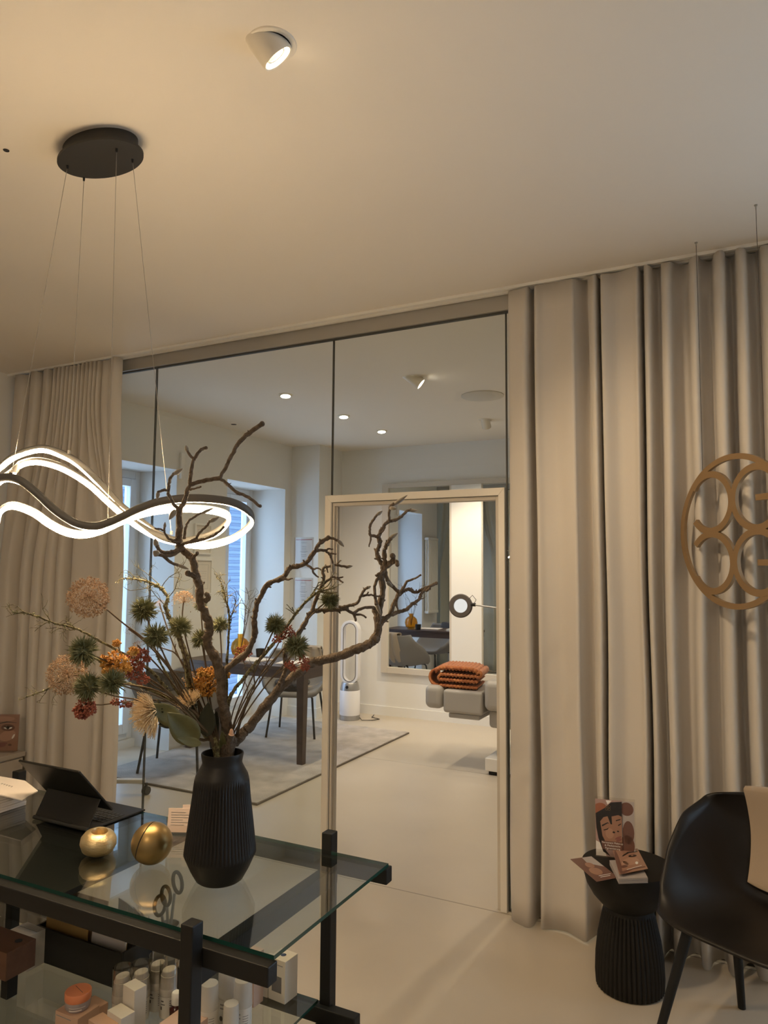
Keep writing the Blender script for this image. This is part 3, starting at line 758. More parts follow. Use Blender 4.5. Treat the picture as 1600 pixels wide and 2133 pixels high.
# back plate and tablet: in the (ey, z) plane
def slab(y0_, z0_, y1_, z1_, th, xa=0.0, xb=0.0):
    d = (ey * (y1_ - y0_) + up * (z1_ - z0_)).normalized(); nrm = ex.cross(d)
    p = [A + ex * (xa) + ey * y0_ + up * z0_, B - ex * (xb) + ey * y0_ + up * z0_, B - ex * xb + ey * y1_ + up * z1_, A + ex * xa + ey * y1_ + up * z1_]
    b = MB(); b.hexa(p, [q_ + nrm * th for q_ in p]); return b
b = slab(.0, .010, .045, .092, -.003); b.build('stand_plate', 'blackplastic', t, smooth=0, bevel=.001)
b = slab(.095, .040, -.045, .199, -.008, -.038); b.build('tablet_body', 'blackplastic', t, smooth=0, bevel=.003)
dv = (ey * (-.14) + up * .163).normalized(); nn = ex.cross(dv)
cc = B - ex * .022 + ey * (-.030) + up * .187
b = MB()
for q_ in (cc, cc - dv * .013, cc - ex * .012 - dv * .004): b.rod(q_ - nn * .000, q_ + nn * .0016, .0048, 16) if False else b.rod(q_ + nn * .0002, q_ + nn * .0018 * (1 if nn.y < 0 else -1), .0045, 14)
b.build('camera_bump', 'blackmetal', t)

# ---- papers at the left on a riser
t = thing('paper_stack', 'ribbed stack of cream booklets at the left end of the glass table', 'paper stack', (-2.45, 1.75, TZ))
b = MB()
for k in range(7):
    o_ = .0015 * sin(k * 2.3)
    b.box(-2.61 + o_, -2.36 + o_, 1.66, 1.82, TZ + .001 + k * .0085, TZ + .001 + k * .0085 + .0078)
b.build('booklets', 'paper', t, smooth=0, bevel=.0008)
e = [on(0, 1620, 2, .81), on(0, 1657, 2, .81), on(47, 1668, 2, .81), on(79, 1649, 2, .81), on(52, 1628, 2, .81)]
e[0] = e[0] + Vector((-.12, .0, 0)); e[1] = e[1] + Vector((-.12, 0, 0))
b = MB(); b.hexa(e, [p + up * .0035 for p in e]); o = b.build('envelope', 'paper', smooth=0)
tag(o, 'pink white paper folder with a pointed corner lying on the booklets by the tablet', 'envelope')
b = MB()
random.seed(4)
for k in range(5):
    p = on(2 + k * 5, 1632 + k * 1.5, 2, .8137); b.tube([p, p + Vector((.006, .004, 0)), p + Vector((.010, -.006, 0))], .0006, 4)
o2 = b.build('scribble', 'ink', o)

# ---- card holder behind the vase
t = thing('card_holder', 'clear card holder with two beige cards on the glass table behind the vase', 'card holder', (-1.62, 1.88, TZ))
a, c = Vector((-1.705, 1.835, TZ)), Vector((-1.555, 1.905, TZ)); dx = (c - a).normalized(); dn = Vector((-dx.y, dx.x, 0))
b = MB(); b.hexa([a, c, c + dn * .03, a + dn * .03], [q_ + up * .004 for q_ in (a, c, c + dn * .03, a + dn * .03)]); b.hexa([a, c, c + dn * .002, a + dn * .002], [q_ + up * .028 for q_ in (a, c, c + dn * .002, a + dn * .002)]); b.build('holder', 'acrylic', t, smooth=0)
for nm, s0, s1, h0, h1, of in (('card', .0, .085, .006, .078, .006), ('card', .045, .135, .006, .088, .010)):
    q0, q1 = a + dx * s0 + dn * of, a + dx * s1 + dn * of
    lean = dn * .012
    b = MB(); b.hexa([q0 + up * h0, q1 + up * h0, q1 + up * h0 + dn * .0012, q0 + up * h0 + dn * .0012], [q0 + up * h1 + lean, q1 + up * h1 + lean, q1 + up * h1 + lean + dn * .0012, q0 + up * h1 + lean + dn * .0012])
    cdo = b.build(nm, 'cream', t, smooth=0)
    b = MB()
    for k in range(6):
        zz = h1 - .012 - k * .0075; l_ = lean * (zz - h0) / (h1 - h0); wv = (.2, .0, .1, .3, .05, .25)[k]
        b.bar(q0.lerp(q1, .12) + up * zz + l_ - dn * .0004, q0.lerp(q1, .88 - wv) + up * zz + l_ - dn * .0004, .0008, .0014)
    b.build('print_lines', 'inkgrey', cdo, smooth=0)

# ================================================================== SHELF GOODS
SZ = .304
t = thing('storage_box', 'open black tray box full of envelopes on the glass shelf', 'box', (-1.95, 1.83, SZ))
bx0, bx1, by0, by1, bh = -2.16, -1.765, 1.722, 1.93, .108
b = MB(); th = .008
b.box(bx0, bx1, by0, by1, SZ + .0005, SZ + .006); b.box(bx0, bx1, by0, by0 + th, SZ + .006, SZ + bh); b.box(bx0, bx1, by1 - th, by1, SZ + .006, SZ + bh)
b.box(bx0, bx0 + th, by0 + th, by1 - th, SZ + .006, SZ + bh); b.box(bx1 - th, bx1, by0 + th, by1 - th, SZ + .006, SZ + bh)
b.build('box_body', 'tray', t, smooth=0, bevel=.001)
def card_up(name, mt, x0, x1, y, z0, z1, lean, lab, cat, th=.002, group=None):
    b = MB(); b.hexa([(x0, y, z0), (x1, y, z0), (x1, y + th, z0), (x0, y + th, z0)], [(x0, y + lean, z1), (x1, y + lean, z1), (x1, y + lean + th, z1), (x0, y + lean + th, z1)])
    return tag(b.build(name, mt, smooth=0), lab, cat, group)
for k in range(6):
    card_up('envelope', 'kraftdark' if k % 2 else 'kraft', -2.145, -1.95 + .004 * k, 1.745 + .012 * k, SZ + .008, SZ + .150 + .009 * k, .010, 'brown kraft envelope at the left of the black box, %s of six from the front' % ('first', 'second', 'third', 'fourth', 'fifth', 'last')[k], 'envelope', .003, 'kraft envelopes in the black box')
card_up('envelope', 'paper', -1.94, -1.79, 1.752, SZ + .008, SZ + .124, .010, 'cream envelope at the very front right of the black box', 'envelope', .003)
card_up('envelope', 'kraft', -1.94, -1.80, 1.764, SZ + .008, SZ + .172, .016, 'mustard yellow envelope behind the cream one in the black box', 'envelope', .004)
for k in range(5):
    b = MB(); x = -1.93 + k * .03
    b.hexa([(x, 1.86 + .004 * k, SZ + .01), (x + .05, 1.85, SZ + .01), (x + .05, 1.853, SZ + .01), (x, 1.863 + .004 * k, SZ + .01)], [(x, 1.86 + .004 * k, SZ + .19 - .01 * k), (x + .05, 1.85, SZ + .185 - .012 * k), (x + .05, 1.853, SZ + .185 - .012 * k), (x, 1.863 + .004 * k, SZ + .19 - .01 * k)])
    tag(b.build('pocket_folder', 'silver' if k % 2 else 'printgrey', smooth=0), 'thin grey sachet at the back of the black box, %s of five from the left' % ('first', 'second', 'third', 'fourth', 'last')[k], 'sachet', 'grey sachets at the back of the black box')
# scissors, handles up
t = thing('scissors', 'black handled scissors standing handles up in the black box, seen through the glass top', 'scissors', (-1.70, 1.80, SZ + .01))
sd = 2.42
for nm, px_, py_, rx_, ry_, tl_ in (('handle', 333, 1886, 11, 21, .15), ('handle', 346, 1866, 9, 20, -.1), ('handle', 370, 1838, 9, 22, -.15)):
    b = MB(); ring = []
    for k in range(20):
        a_ = 2 * pi * k / 20; X_ = cos(a_) * rx_; Y_ = sin(a_) * ry_
        ring.append(P(px_ + X_ * cos(tl_) - Y_ * sin(tl_), py_ + X_ * sin(tl_) + Y_ * cos(tl_), sd))
    b.tube(ring, .0062, 8, closed=True); b.build(nm, 'blackplastic', t)
for (xa_, ya_), (xb_, yb_) in (((337, 1905), (348, 1975)), ((348, 1885), (352, 1975)), ((364, 1860), (350, 1975))):
    b = MB(); b.tube([P(xa_, ya_, sd), P((xa_ + xb_) / 2, (ya_ + yb_) / 2, sd), P(xb_, yb_ , sd)], [.005, .005, .004], 6); b.build('blade', 'silver', t)
b = MB(); q = P(350, 1990, 2.42); q.z = SZ
tag(MB().lathe([(.0001, .002), (.034, .002), (.036, .006), (.036, .105), (.0335, .105), (.033, .008), (.0001, .008)], (q.x, q.y, SZ), n=32).build('pen_pot', 'silver'), 'grey pot holding the scissors on the glass shelf beside the black box', 'pot')

def cyl_label(b, c, r, z0, z1, a0, a1, n=8):
    vs = []; fs = []
    for k in range(n + 1):
        a = a0 + (a1 - a0) * k / n
        for z in (z0, z1): vs.append((c[0] + cos(a) * r, c[1] + sin(a) * r, z))
    for k in range(n): fs.append((2 * k, 2 * k + 2, 2 * k + 3, 2 * k + 1))
    b.add(vs, fs)
CA = atan2(-1.7, 1.6)   # direction from the bottles towards the viewer
def pump_bottle(px, py, label, h=.150, r=.0275):
    p = on(px, py, 2, SZ)
    t = thing('pump_bottle', label, 'bottle', (p.x, p.y, SZ), group='airless pump bottles with clear caps')
    k = h / .15
    b = MB(); b.lathe([(.0001, .0), (r * .92, .0), (r * .95, .003), (r * .95, .058 * k), (r * .98, .060 * k), (r * .98, .078 * k), (r * .93, .081 * k), (r * .90, .098 * k), (r * .86, .100 * k), (r * .86, .112 * k), (.0001, .112 * k)], n=36); b.build('bottle_body', 'bottle', t, local=True)
    b = MB()
    for (a0, a1, z0, z1) in ((-.9, -.55, .046, .050), (-.9, -.4, .038, .0405), (-.95, -.75, .024, .033)):
        cyl_label(b, (0, 0), r * .955, z0 * k, z1 * k, CA + a0, CA + a1)
    for q_ in range(6): cyl_label(b, (0, 0), r * .955, (.048 - q_ * .006) * k, (.050 - q_ * .006) * k, CA + .1, CA + .8)
    b.build('print_lines', 'ink', t, local=True, smooth=0)
    b = MB()  # slanted nozzle head
    n_ = 24; lo = [(cos(2 * pi * q_ / n_) * r * .78, sin(2 * pi * q_ / n_) * r * .78, .112 * k) for q_ in range(n_)]
    hi = [(x_ * .9, y_ * .9, (.127 + .13 * (x_ * cos(CA + 1.3) + y_ * sin(CA + 1.3))) * k) for x_, y_, _ in lo]
    b.hexa(lo, hi); b.build('pump_head', 'bottle', t, local=True, bevel=.002)
    b = MB(); b.lathe([(r, .060 * k), (r, h - .004), (r * .985, h), (r * .955, h), (r * .955, .062 * k), (r, .060 * k)], n=40); b.build('clear_cap', 'clearcap', t, local=True)
pump_bottle(252, 2127, 'white pump bottle with clear cap, leftmost of the four, behind the tall white box')
pump_bottle(291, 2118, 'white pump bottle with clear cap right behind the tall white box')
pump_bottle(327, 2098, 'white pump bottle with clear cap standing farthest back of the four')
pump_bottle(350, 2112, 'white pump bottle with clear cap next to the front table leg')
def frost_bottle(px, ty, y, label, h, r):
    p = on(px, ty, 2, SZ + h)
    t = thing('frosted_bottle', label, 'bottle', (p.x, p.y, SZ), group='bottles with frosted caps')
    hb = h * .57
    b = MB(); b.lathe([(.0001, 0), (r * .93, 0), (r * .96, .003), (r * .96, hb - .004), (r * .90, hb), (r * .6, hb + .002), (r * .6, hb + .012), (r * .35, hb + .014), (r * .35, h * .82), (r * .55, h * .83), (r * .55, h * .90), (.0001, h * .91)], n=36); b.build('bottle_body', 'bottle', t, local=True)
    b = MB(); b.lathe([(r, hb - .002), (r * .99, hb + .004), (r * .94, h - .010), (r * .88, h - .002), (r * .5, h), (.0001, h)], n=36); b.build('frosted_cap', 'frost', t, local=True)
    b = MB()
    for q_ in range(7): cyl_label(b, (0, 0), r * .966, hb * .75 - q_ * .0065, hb * .75 - q_ * .0065 + .002, CA - .1, CA + .55)
    for q_ in range(2): cyl_label(b, (0, 0), r * .966, hb * .80 - q_ * .010, hb * .80 - q_ * .010 + .004, CA - .9, CA - .35)
    b.build('print_lines', 'inkgrey', t, local=True, smooth=0)
    b = MB(); n_ = 10
    p0 = Vector((cos(CA - .72) * r * .97, sin(CA - .72) * r * .97, hb * .42)); b.ball(p0, .0055, 8, 6, (1, .25, 1.3), None); b.build('drop_mark', 'ink', t, local=True)
frost_bottle(437, 2046, 0, 'white bottle with tall frosted cap, just right of the front table leg', .150, .026)
frost_bottle(474, 2018, 0, 'white bottle with tall frosted cap in front of the pink carton', .160, .026)
frost_bottle(507, 2038, 0, 'white bottle with tall frosted cap, rightmost of its group', .155, .0265)
frost_bottle(482, 2088, 0, 'small white bottle with domed frosted cap in front of the taller ones', .115, .022)
# dropper bottle
p = on(367, 2128, 2, SZ)
t = thing('dropper_bottle', 'small dark red bottle with white screw cap half behind the front table leg', 'bottle', (p.x, p.y, SZ))
b = MB(); b.lathe([(.0001, 0), (.019, 0), (.020, .003), (.020, .038), (.012, .046), (.011, .052), (.0001, .052)], n=28); b.build('bottle_body', 'darkred', t, local=True)
b = MB(); b.lathe([(.014, .050), (.0145, .052), (.0145, .078), (.012, .082), (.0001, .082)], n=28, rib=lambda z: (.0008, 28)); b.build('screw_cap', 'white', t, local=True)
# cartons
def carton(name, c, l, r, h, mt, label, cat='box', z=SZ, extra=None):
    """c,l,r pixels: base corner nearest, left base corner, right base corner at height z"""
    C0, L0, R0 = (on(p_[0], p_[1], 2, z) if not isinstance(p_, Vector) else p_ for p_ in (c, l, r))
    e1 = (L0 - C0); e2 = (R0 - C0)
    if e1.cross(e2).z > 0: pass
    # square up
    e2 = (e2 - e1 * (e2.dot(e1) / e1.dot(e1)))
    t = thing(name, label, cat, (C0.x + (e1.x + e2.x) / 2, C0.y + (e1.y + e2.y) / 2, z))
    q_ = [C0, C0 + e2, C0 + e2 + e1, C0 + e1]
    if (q_[1] - q_[0]).cross(q_[2] - q_[1]).z < 0: q_ = q_[::-1]
    b = MB(); b.hexa(q_, [p_ + up * h for p_ in q_]); b.build('carton', mt, t, smooth=0, bevel=.0008)
    return t, C0, e1, e2
def on_face(t, C0, e, h, rects, mt, nm, out):
    b = MB()
    n_ = out.normalized() * .0006
    for (s0, s1, z0, z1) in rects:
        q_ = [C0 + e * s0 + up * h * z0, C0 + e * s1 + up * h * z0, C0 + e * s1 + up * h * z1, C0 + e * s0 + up * h * z1]
        b.hexa([p_ - n_ * .2 for p_ in q_], [p_ + n_ for p_ in q_])
    return b.build(nm, mt, t, smooth=0)
t, C0, e1, e2 = carton('cream_box', (593, 2093), (559, 2079), (616, 2071), .121, 'boxwhite', 'white carton with a dark flower on its lid, under the glass table corner')
on_face(t, C0, e1, .121, [(.22, .80, .22, .60)], 'greybox', 'window_print', -e2)
on_face(t, C0, e1, .121, [(.15, .60, .86, .88)], 'inkgrey', 'print_lines', -e2)
b = MB(); cc = C0 + (e1 + e2) * .5 + up * .1215
for k in range(9):
    a_ = 2 * pi * k / 9; b.ball(cc + Vector((cos(a_), sin(a_), 0)) * .006, .0034, 6, 4, (1, 1, .15))
b.ball(cc, .005, 8, 4, (1, 1, .1)); b.build('flower_print', 'blueink', t)
t, C0, e1, e2 = carton('slim_box', (557, 2079), (546, 2075), (570, 2066), .112, 'boxwhite', 'slim white carton with a black bar, left of the flower carton')
on_face(t, C0, e1, .112, [(.7, .85, .35, .85)], 'ink', 'bar_print', -e2)
t, C0, e1, e2 = carton('pink_box', (528, 2100), (462, 2072), (546, 2084), .150, 'boxpink', 'large pale pink carton behind the frosted bottles', 'box')
on_face(t, C0, e1, .150, [(.25, .60, .90, .915)], 'inkred', 'print_lines', -e2)
t, C0, e1, e2 = carton('back_box', (386, 2066), (363, 2060), (398, 2050), .168, 'boxwhite', 'tall white carton with a dark square, behind the front table leg')
on_face(t, C0, e1, .168, [(.25, .72, .42, .68)], 'greybox', 'window_print', -e2); on_face(t, C0, e1, .168, [(.25, .8, .90, .93)], 'inkgrey', 'print_lines', -e2)
t, C0, e1, e2 = carton('tall_box', (277, 2168), (253, 2152), (298, 2150), .130, 'boxwhite', 'tall slim white carton in front of the pump bottles')
on_face(t, C0, e1, .130, [(.2, .85, .46, .475), (.2, .7, .40, .415)], 'inkgrey', 'print_lines', -e2)
t, C0, e1, e2 = carton('low_box', (250, 2192), (221, 2172), (272, 2170), .085, 'boxwhite', 'low white carton cut by the bottom edge, left of the tall slim one')
t, C0, e1, e2 = carton('peach_box', (160, 2165), (114, 2145), (200, 2131), .052, 'peach', 'peach carton under the coral lidded jar')
on_face(t, C0, e1, .052, [(.3, .95, .78, .82)], 'inkgrey', 'print_lines', -e2)
PJ = C0 + (e1 + e2) * .5
t, C0, e1, e2 = carton('peach_box', (196, 2136), (168, 2120), (222, 2118), .042, 'peach', 'smaller peach carton behind the one that carries the coral lidded jar')
t, C0, e1, e2 = carton('peach_box', (216, 2205), (182, 2180), (236, 2180), .070, 'peach', 'peach and white carton cut by the bottom edge of the photo')
t, C0, e1, e2 = carton('pink_box', (385, 2215), (330, 2190), (440, 2180), .072, 'boxpink', 'pink carton beside the front table leg at the bottom edge')
t = thing('cream_jar', 'round lilac glass jar with coral lid on the peach carton', 'jar', (PJ.x, PJ.y, SZ + .0525))
b = MB(); b.lathe([(.0001, 0), (.029, 0), (.0335, .006), (.035, .022), (.034, .026), (.0001, .026)], n=40); b.build('jar_body', 'jar', t, local=True)
b = MB(); b.lathe([(.0352, .0262), (.036, .028), (.036, .046), (.0345, .048), (.0001, .048)], n=48); b.build('lid', 'coral', t, local=True)
b = MB(); b.bar(Vector((-.022, .010, .0482)), Vector((.022, -.004, .0482)), .0012, .0006); b.build('lid_print', 'skindark', t, local=True, smooth=0)
b = MB(); cyl_label(b, (0, 0), .0355, .008, .011, CA - .6, CA + .4); cyl_label(b, (0, 0), .0357, .015, .0165, CA - .6, CA + .7); b.build('print_lines', 'paper', t, local=True, smooth=0)
# left: white carton and brown riser
t, C0, e1, e2 = carton('white_box', (55, 2025), (17, 2008), (90, 2005), .108, 'boxwhite', 'white carton at the left end of the glass shelf beside the black box')
b = MB(); m_ = C0 + up * .1083
b.bar(m_ + e2 * .55 + e1 * .05, m_ + e2 * .5 + e1 * .95, .0012, .0005); b.build('flap_seam', 'inkgrey', t, smooth=0)
t = thing('wooden_riser', 'brown wooden block with a round hole on black feet, left end of the glass shelf', 'display stand', (-2.02, 1.52, SZ))
p0 = on(54, 1959, 2, SZ + .165); p1 = on(0, 1985, 2, SZ + .165)
b = MB(); xx = p0.x
b.box(xx - .19, xx, 1.50, 1.50 + .10, SZ + .075, SZ + .155); b.build('block', 'brownwood', t, smooth=0, bevel=.0015)
b = MB(); b.lathe([(.011, 0), (.011, .002), (.0001, .0015)], (xx - .035, 1.565, SZ + .1545), n=20); b.build('hole', 'hole', t)
for xo in (-.045, -.165):
    b = MB(); b.box(xx + xo - .015, xx + xo + .015, 1.53, 1.565, SZ + .0005, SZ + .0745); b.build('foot', 'black', t, smooth=0, bevel=.001)

# ================================================================== FACE PRINTS (flat prints on cards)
def flat_poly(b, pts, y=0.0, th=.0002):
    b.prismy([(p[0], p[1]) for p in pts], y - th, y)
def blob(cx, cz, rx, rz, n=20, rot=0.0, a0=0, a1=360):
    o = []
    for k in range(n):
        a = radians(a0 + (a1 - a0) * k / (n if a1 - a0 == 360 else n - 1)); x = cos(a) * rx; z = sin(a) * rz
        o.append((cx + x * cos(rot) - z * sin(rot), cz + x * sin(rot) + z * cos(rot)))
    return o
def add_print(parent, nm, mt, polys, y, xf):
    b = MB()
    for k, p_ in enumerate(polys): flat_poly(b, p_, y, .00025)
    b.v = [xf @ v for v in b.v]
    return b.build(nm, mt, parent, smooth=0)
def clipw(poly, w, h):
    return [(max(-w / 2, min(w / 2, x)), max(0, min(h, z))) for x, z in poly]
def frame(origin, xdir, zdir):
    x = Vector(xdir).normalized(); z = Vector(zdir).normalized(); z = (z - x * z.dot(x)).normalized(); y = z.cross(x)
    return Matrix(((x.x, y.x, z.x, origin[0]), (x.y, y.y, z.y, origin[1]), (x.z, y.z, z.z, origin[2]), (0, 0, 0, 1)))

# acrylic photo stand on the sideboard at the far left
SBZ = .395
t = thing('sideboard', 'low beige sideboard along the left wall, carrying the photo stand', 'sideboard', (-4.45, 2.6, 0))
b = MB(); b.box(-4.74, -4.30, 1.9, 3.295, SBZ - .03, SBZ); b.build('top_board', 'sideboard', t, smooth=0, bevel=.003)
b = MB(); b.box(-4.74, -4.32, 1.92, 3.285, .0, SBZ - .0305); b.build('carcass', 'sideboard', t, smooth=0, bevel=.003)
for k in range(3):
    b = MB(); b.box(-4.3195, -4.305, 1.93 + k * .452, 1.93 + k * .452 + .446, .03, SBZ - .04); b.build('door', 'sideboard', t, smooth=0, bevel=.002)
o3 = on(3, 1567, 0, -4.36); 
w_, h_ = .235, .235
pr = on(36, 1566, 0, -4.34); 
t = thing('photo_stand', 'clear stand with a close-up face photo at the far left edge on the sideboard', 'photo stand', (pr.x - .05, pr.y - .08, SBZ))
xd = Vector((RT.x, RT.y, 0)).normalized()
org = Vector((pr.x, pr.y, SBZ + .002)) - xd * (w_ / 2)
fr = frame(org, xd, (0.0, 0.05, 1))
b = MB(); b.box(-w_ / 2 - .004, w_ / 2 + .004, -.003, -.0012, 0, h_ + .004); b.box(-w_ / 2, w_ / 2, .0006, .0025, 0, h_); b.box(-w_ / 2, w_ / 2, -.05, -.003, 0, .003); b.v = [fr @ v for v in b.v]; b.build('acrylic_stand', 'acrylic', t, smooth=0)
b = MB(); b.box(-w_ / 2, w_ / 2, -.0008, .0002, .002, h_); b.v = [fr @ v for v in b.v]; cdd = b.build('photo', 'skin', t, smooth=0)
def face_close(parent, fr, w, h, cx, s, y0, clip=True):
    """half face close-up: eye, brow, nose, lips, highlight"""
    f_ = (lambda p_: clipw(p_, w, h)) if clip else (lambda p_: p_)
    add_print(parent, 'face_shading', 'skindark', [f_(blob(-w * .42, h * .55, w * .18, h * .42)), f_(blob(cx + .02 * s, h * .17, .012 * s, h * .03))], y0, fr)
    add_print(parent, 'cheek', 'skinlight', [f_(blob(cx, h * .42, w * .24, h * .14, rot=.3)), f_(blob(cx - .12 * w, h * .88, w * .3, h * .07))], y0 - .0003, fr)
    add_print(parent, 'eye_shadow', 'skindark', [f_(blob(cx, h * .64, .046 * s, .022 * s)), f_(blob(cx - .075 * s, h * .36, .018 * s, .012 * s))], y0 - .0006, fr)
    add_print(parent, 'brow', 'hair', [f_([(cx - .065 * s, h * .755), (cx - .01 * s, h * .81), (cx + .055 * s, h * .775), (cx + .058 * s, h * .765), (cx - .005 * s, h * .785), (cx - .062 * s, h * .74)])], y0 - .0009, fr)
    add_print(parent, 'eye', 'glossywhite', [f_(blob(cx, h * .64, .028 * s, .010 * s))], y0 - .0009, fr)
    add_print(parent, 'iris', 'hair', [f_(blob(cx, h * .642, .011 * s, .0105 * s)), f_(blob(cx, h * .662, .032 * s, .004 * s, rot=.05)), f_(blob(cx - .075 * s, h * .345, .010 * s, .005 * s))], y0 - .0012, fr)
    add_print(parent, 'lips', 'lip', [f_(blob(cx - .05 * s, h * .19, .055 * s, .010 * s, rot=.1)), f_(blob(cx - .05 * s, h * .145, .045 * s, .012 * s, rot=.1))], y0 - .0009, fr)
    add_print(parent, 'cream_dab', 'glossywhite', [f_(blob(cx + .04 * s, h * .40, .006 * s, .017 * s, rot=-.5))], y0 - .0012, fr)
face_close(cdd, fr, w_, h_, w_ * .5 - .072, 1.0, -.0009)

# ================================================================== SIDE TABLE AND BROCHURES
t = thing('side_table', 'round black side table with a ribbed mushroom-shaped foot before the right curtain', 'side table', (-.458, 3.055, 0))
b = MB()
prof = [(.0001, 0), (.118, 0), (.124, .006), (.127, .05), (.124, .12), (.115, .19), (.103, .245), (.094, .285), (.090, .305), (.0001, .305)]
pf = []
for i in range(len(prof) - 1):
    for k in range(4): pf.append((prof[i][0] + (prof[i + 1][0] - prof[i][0]) * k / 4, prof[i][1] + (prof[i + 1][1] - prof[i][1]) * k / 4))
pf.append(prof[-1])
b.lathe(pf, n=264, rib=lambda z: (.006, 44) if .003 < z < .29 else (0, 0)); b.build('ribbed_foot', 'tabledark', t, local=True, smooth=50)
b = MB(); b.lathe([(.0001, .300), (.088, .301), (.105, .312), (.135, .345), (.158, .385), (.170, .43), (.173, .452), (.172, .460), (.169, .4605), (.0001, .4605)], n=72); b.build('table_top', 'tabledark', t, local=True)
STZ = .4605
# standing holder
c0 = on(1241, 1781, 2, STZ + .003); c1 = on(1322, 1790, 2, STZ + .003)
c0 = Vector((c0.x, c0.y, STZ + .001)); c1 = c0 + (c1 - c0).normalized() * .155; c1.z = c0.z
xd = (c1 - c0).normalized()
t = thing('brochure_holder', 'clear upright stand at the back of the round side table, holding two leaflets', 'brochure stand', (c0 + c1) / 2)
fr = frame((c0 + c1) / 2, xd, (0, .05, 1)); H_ = .225
b = MB(); b.box(-.078, .078, .004, .006, 0, H_ + .004); b.box(-.078, .078, -.012, -.0105, 0, .03); b.box(-.078, .078, -.012, .006, 0, .002); b.v = [fr @ v for v in b.v]; b.build('acrylic_stand', 'acrylic', t, smooth=0)
# back leaflet (mauve, two blurred hands)
t2 = thing('leaflet', 'mauve leaflet with blurred brown shapes, half behind the portrait leaflet in the stand', 'leaflet', (c0 + c1) / 2)
b = MB(); b.box(-.02, .074, .0015, .0028, .003, H_ - .006); b.v = [fr @ v for v in b.v]; l_ = b.build('sheet', 'printgrey', t2, smooth=0)
add_print(t2, 'hand_print', 'skindark', [blob(.045, .19, .026, .026), blob(.05, .10, .022, .045), blob(.045, .05, .028, .04)], .0014, fr)
letter('BROWS', .009, 'glossywhite', t2, XF[t2.name].inverted() @ fr @ Matrix.Translation((.052, .0008, .022)) @ Matrix.Rotation(radians(90), 4, 'X'))
# front leaflet with portrait
t2 = thing('leaflet', 'tall leaflet with a dark haired woman, eyes closed, in the clear stand', 'leaflet', (c0 + c1) / 2)
b = MB(); b.box(-.076, .026, -.0035, -.002, .003, H_ - .004); b.v = [fr @ v for v in b.v]; b.build('sheet', 'printmauve', t2, smooth=0)
yy = -.0036
def cl2(p_): return [(max(-.0755, min(.0255, x)), max(.0035, min(H_ - .0045, z))) for x, z in p_]
add_print(t2, 'background_print', 'orangeprint', [cl2(blob(-.062, .185, .03, .02, rot=.4))], yy, fr)
add_print(t2, 'collar_print', 'glossywhite', [cl2([(-.0755, .0035), (-.035, .0035), (-.052, .05), (-.0755, .06)]), cl2([(-.012, .192), (.0255, .176), (.0255, .208)]), cl2([(-.035, .218), (-.012, .219), (-.028, .203)])], yy, fr)
add_print(t2, 'hair_print', 'hair', [cl2([(-.0755, .165), (-.04, .188), (-.015, .212), (.0255, .218), (.0255, .120), (-.03, .10), (-.045, .035), (-.02, .004), (-.048, .02), (-.066, .07), (-.073, .11)])], yy - .0003, fr)
add_print(t2, 'face_print', 'skin', [cl2([(-.058, .135), (-.045, .152), (-.02, .16), (.012, .166), (.0255, .16), (.0255, .035), (.0, .028), (-.03, .042), (-.05, .08)])], yy - .0006, fr)
add_print(t2, 'face_light', 'skinlight', [cl2(blob(-.022, .092, .016, .020))], yy - .0009, fr)
add_print(t2, 'fringe_print', 'hair', [cl2([(-.06, .165), (-.03, .16), (-.018, .128), (-.012, .128), (-.014, .158), (.0255, .17), (.0255, .18), (-.05, .178)]),
    cl2([(-.052, .122), (-.030, .134), (-.022, .131), (-.03, .130), (-.05, .116)]), cl2([(.002, .145), (.02, .152), (.02, .148), (.003, .141)]),
    cl2([(-.046, .104), (-.034, .108), (-.024, .115), (-.030, .106), (-.044, .101)]), cl2([(.010, .127), (.022, .135), (.022, .131), (.012, .124)]), cl2(blob(-.006, .098, .005, .0035)), cl2(blob(.010, .103, .004, .003))], yy - .0012, fr)
add_print(t2, 'lips_print', 'lip', [cl2(blob(.010, .078, .014, .004, rot=.5)), cl2(blob(.013, .070, .012, .005, rot=.5))], yy - .0012, fr)
add_print(t2, 'text_band', 'skindark', [cl2([(-.05, .030), (.0255, .030), (.0255, .062), (-.056, .062)])], yy - .0009, fr)
for k, tx in enumerate(('Permanent Make-up', '& Medizinische', 'Pigmentierung')):
    letter(tx, .0100, 'glossywhite', t2, XF[t2.name].inverted() @ fr @ Matrix.Translation((-.012, yy - .0016, .056 - k * .0105)) @ Matrix.Rotation(radians(90), 4, 'X'))
b = MB()
for gx, gz in ((-.005, .005), (.005, .005), (-.005, -.005), (.005, -.005)):
    arc_strip(b, -.027 + gx, .190 + gz, .0046, 0, 360, .0008, 16, .0002)
for v in b.v: v.y += yy - .0009
b.v = [fr @ v for v in b.v]; b.build('logo_print', 'brass', t2, smooth=0)

# flat leaflet on the left of the table top
def flat_sheet(name, label, cat, corners, z, mt, th=.0012):
    q_ = [on(x, y, 2, z) for x, y in corners]
    c_ = sum(q_, Vector()) / 4
    t = thing(name, label, cat, c_)
    if (q_[1] - q_[0]).cross(q_[2] - q_[1]).z < 0: q_ = q_[::-1]
    b = MB(); b.hexa(q_, [p_ + up * th for p_ in q_]); b.build('sheet', mt, t, smooth=0)
    return t
t2 = flat_sheet('leaflet', 'brown mauve leaflet lying at the left rim of the round side table', 'leaflet', [(1188, 1790), (1232, 1784), (1288, 1828), (1243, 1837)], STZ + .0025, 'skindark', .001)
def quad_map(corners, z):
    q_ = [on(x, y, 2, z) for x, y in corners]
    return lambda u_, v_: q_[0] * (1 - u_) * (1 - v_) + q_[1] * u_ * (1 - v_) + q_[2] * u_ * v_ + q_[3] * (1 - u_) * v_
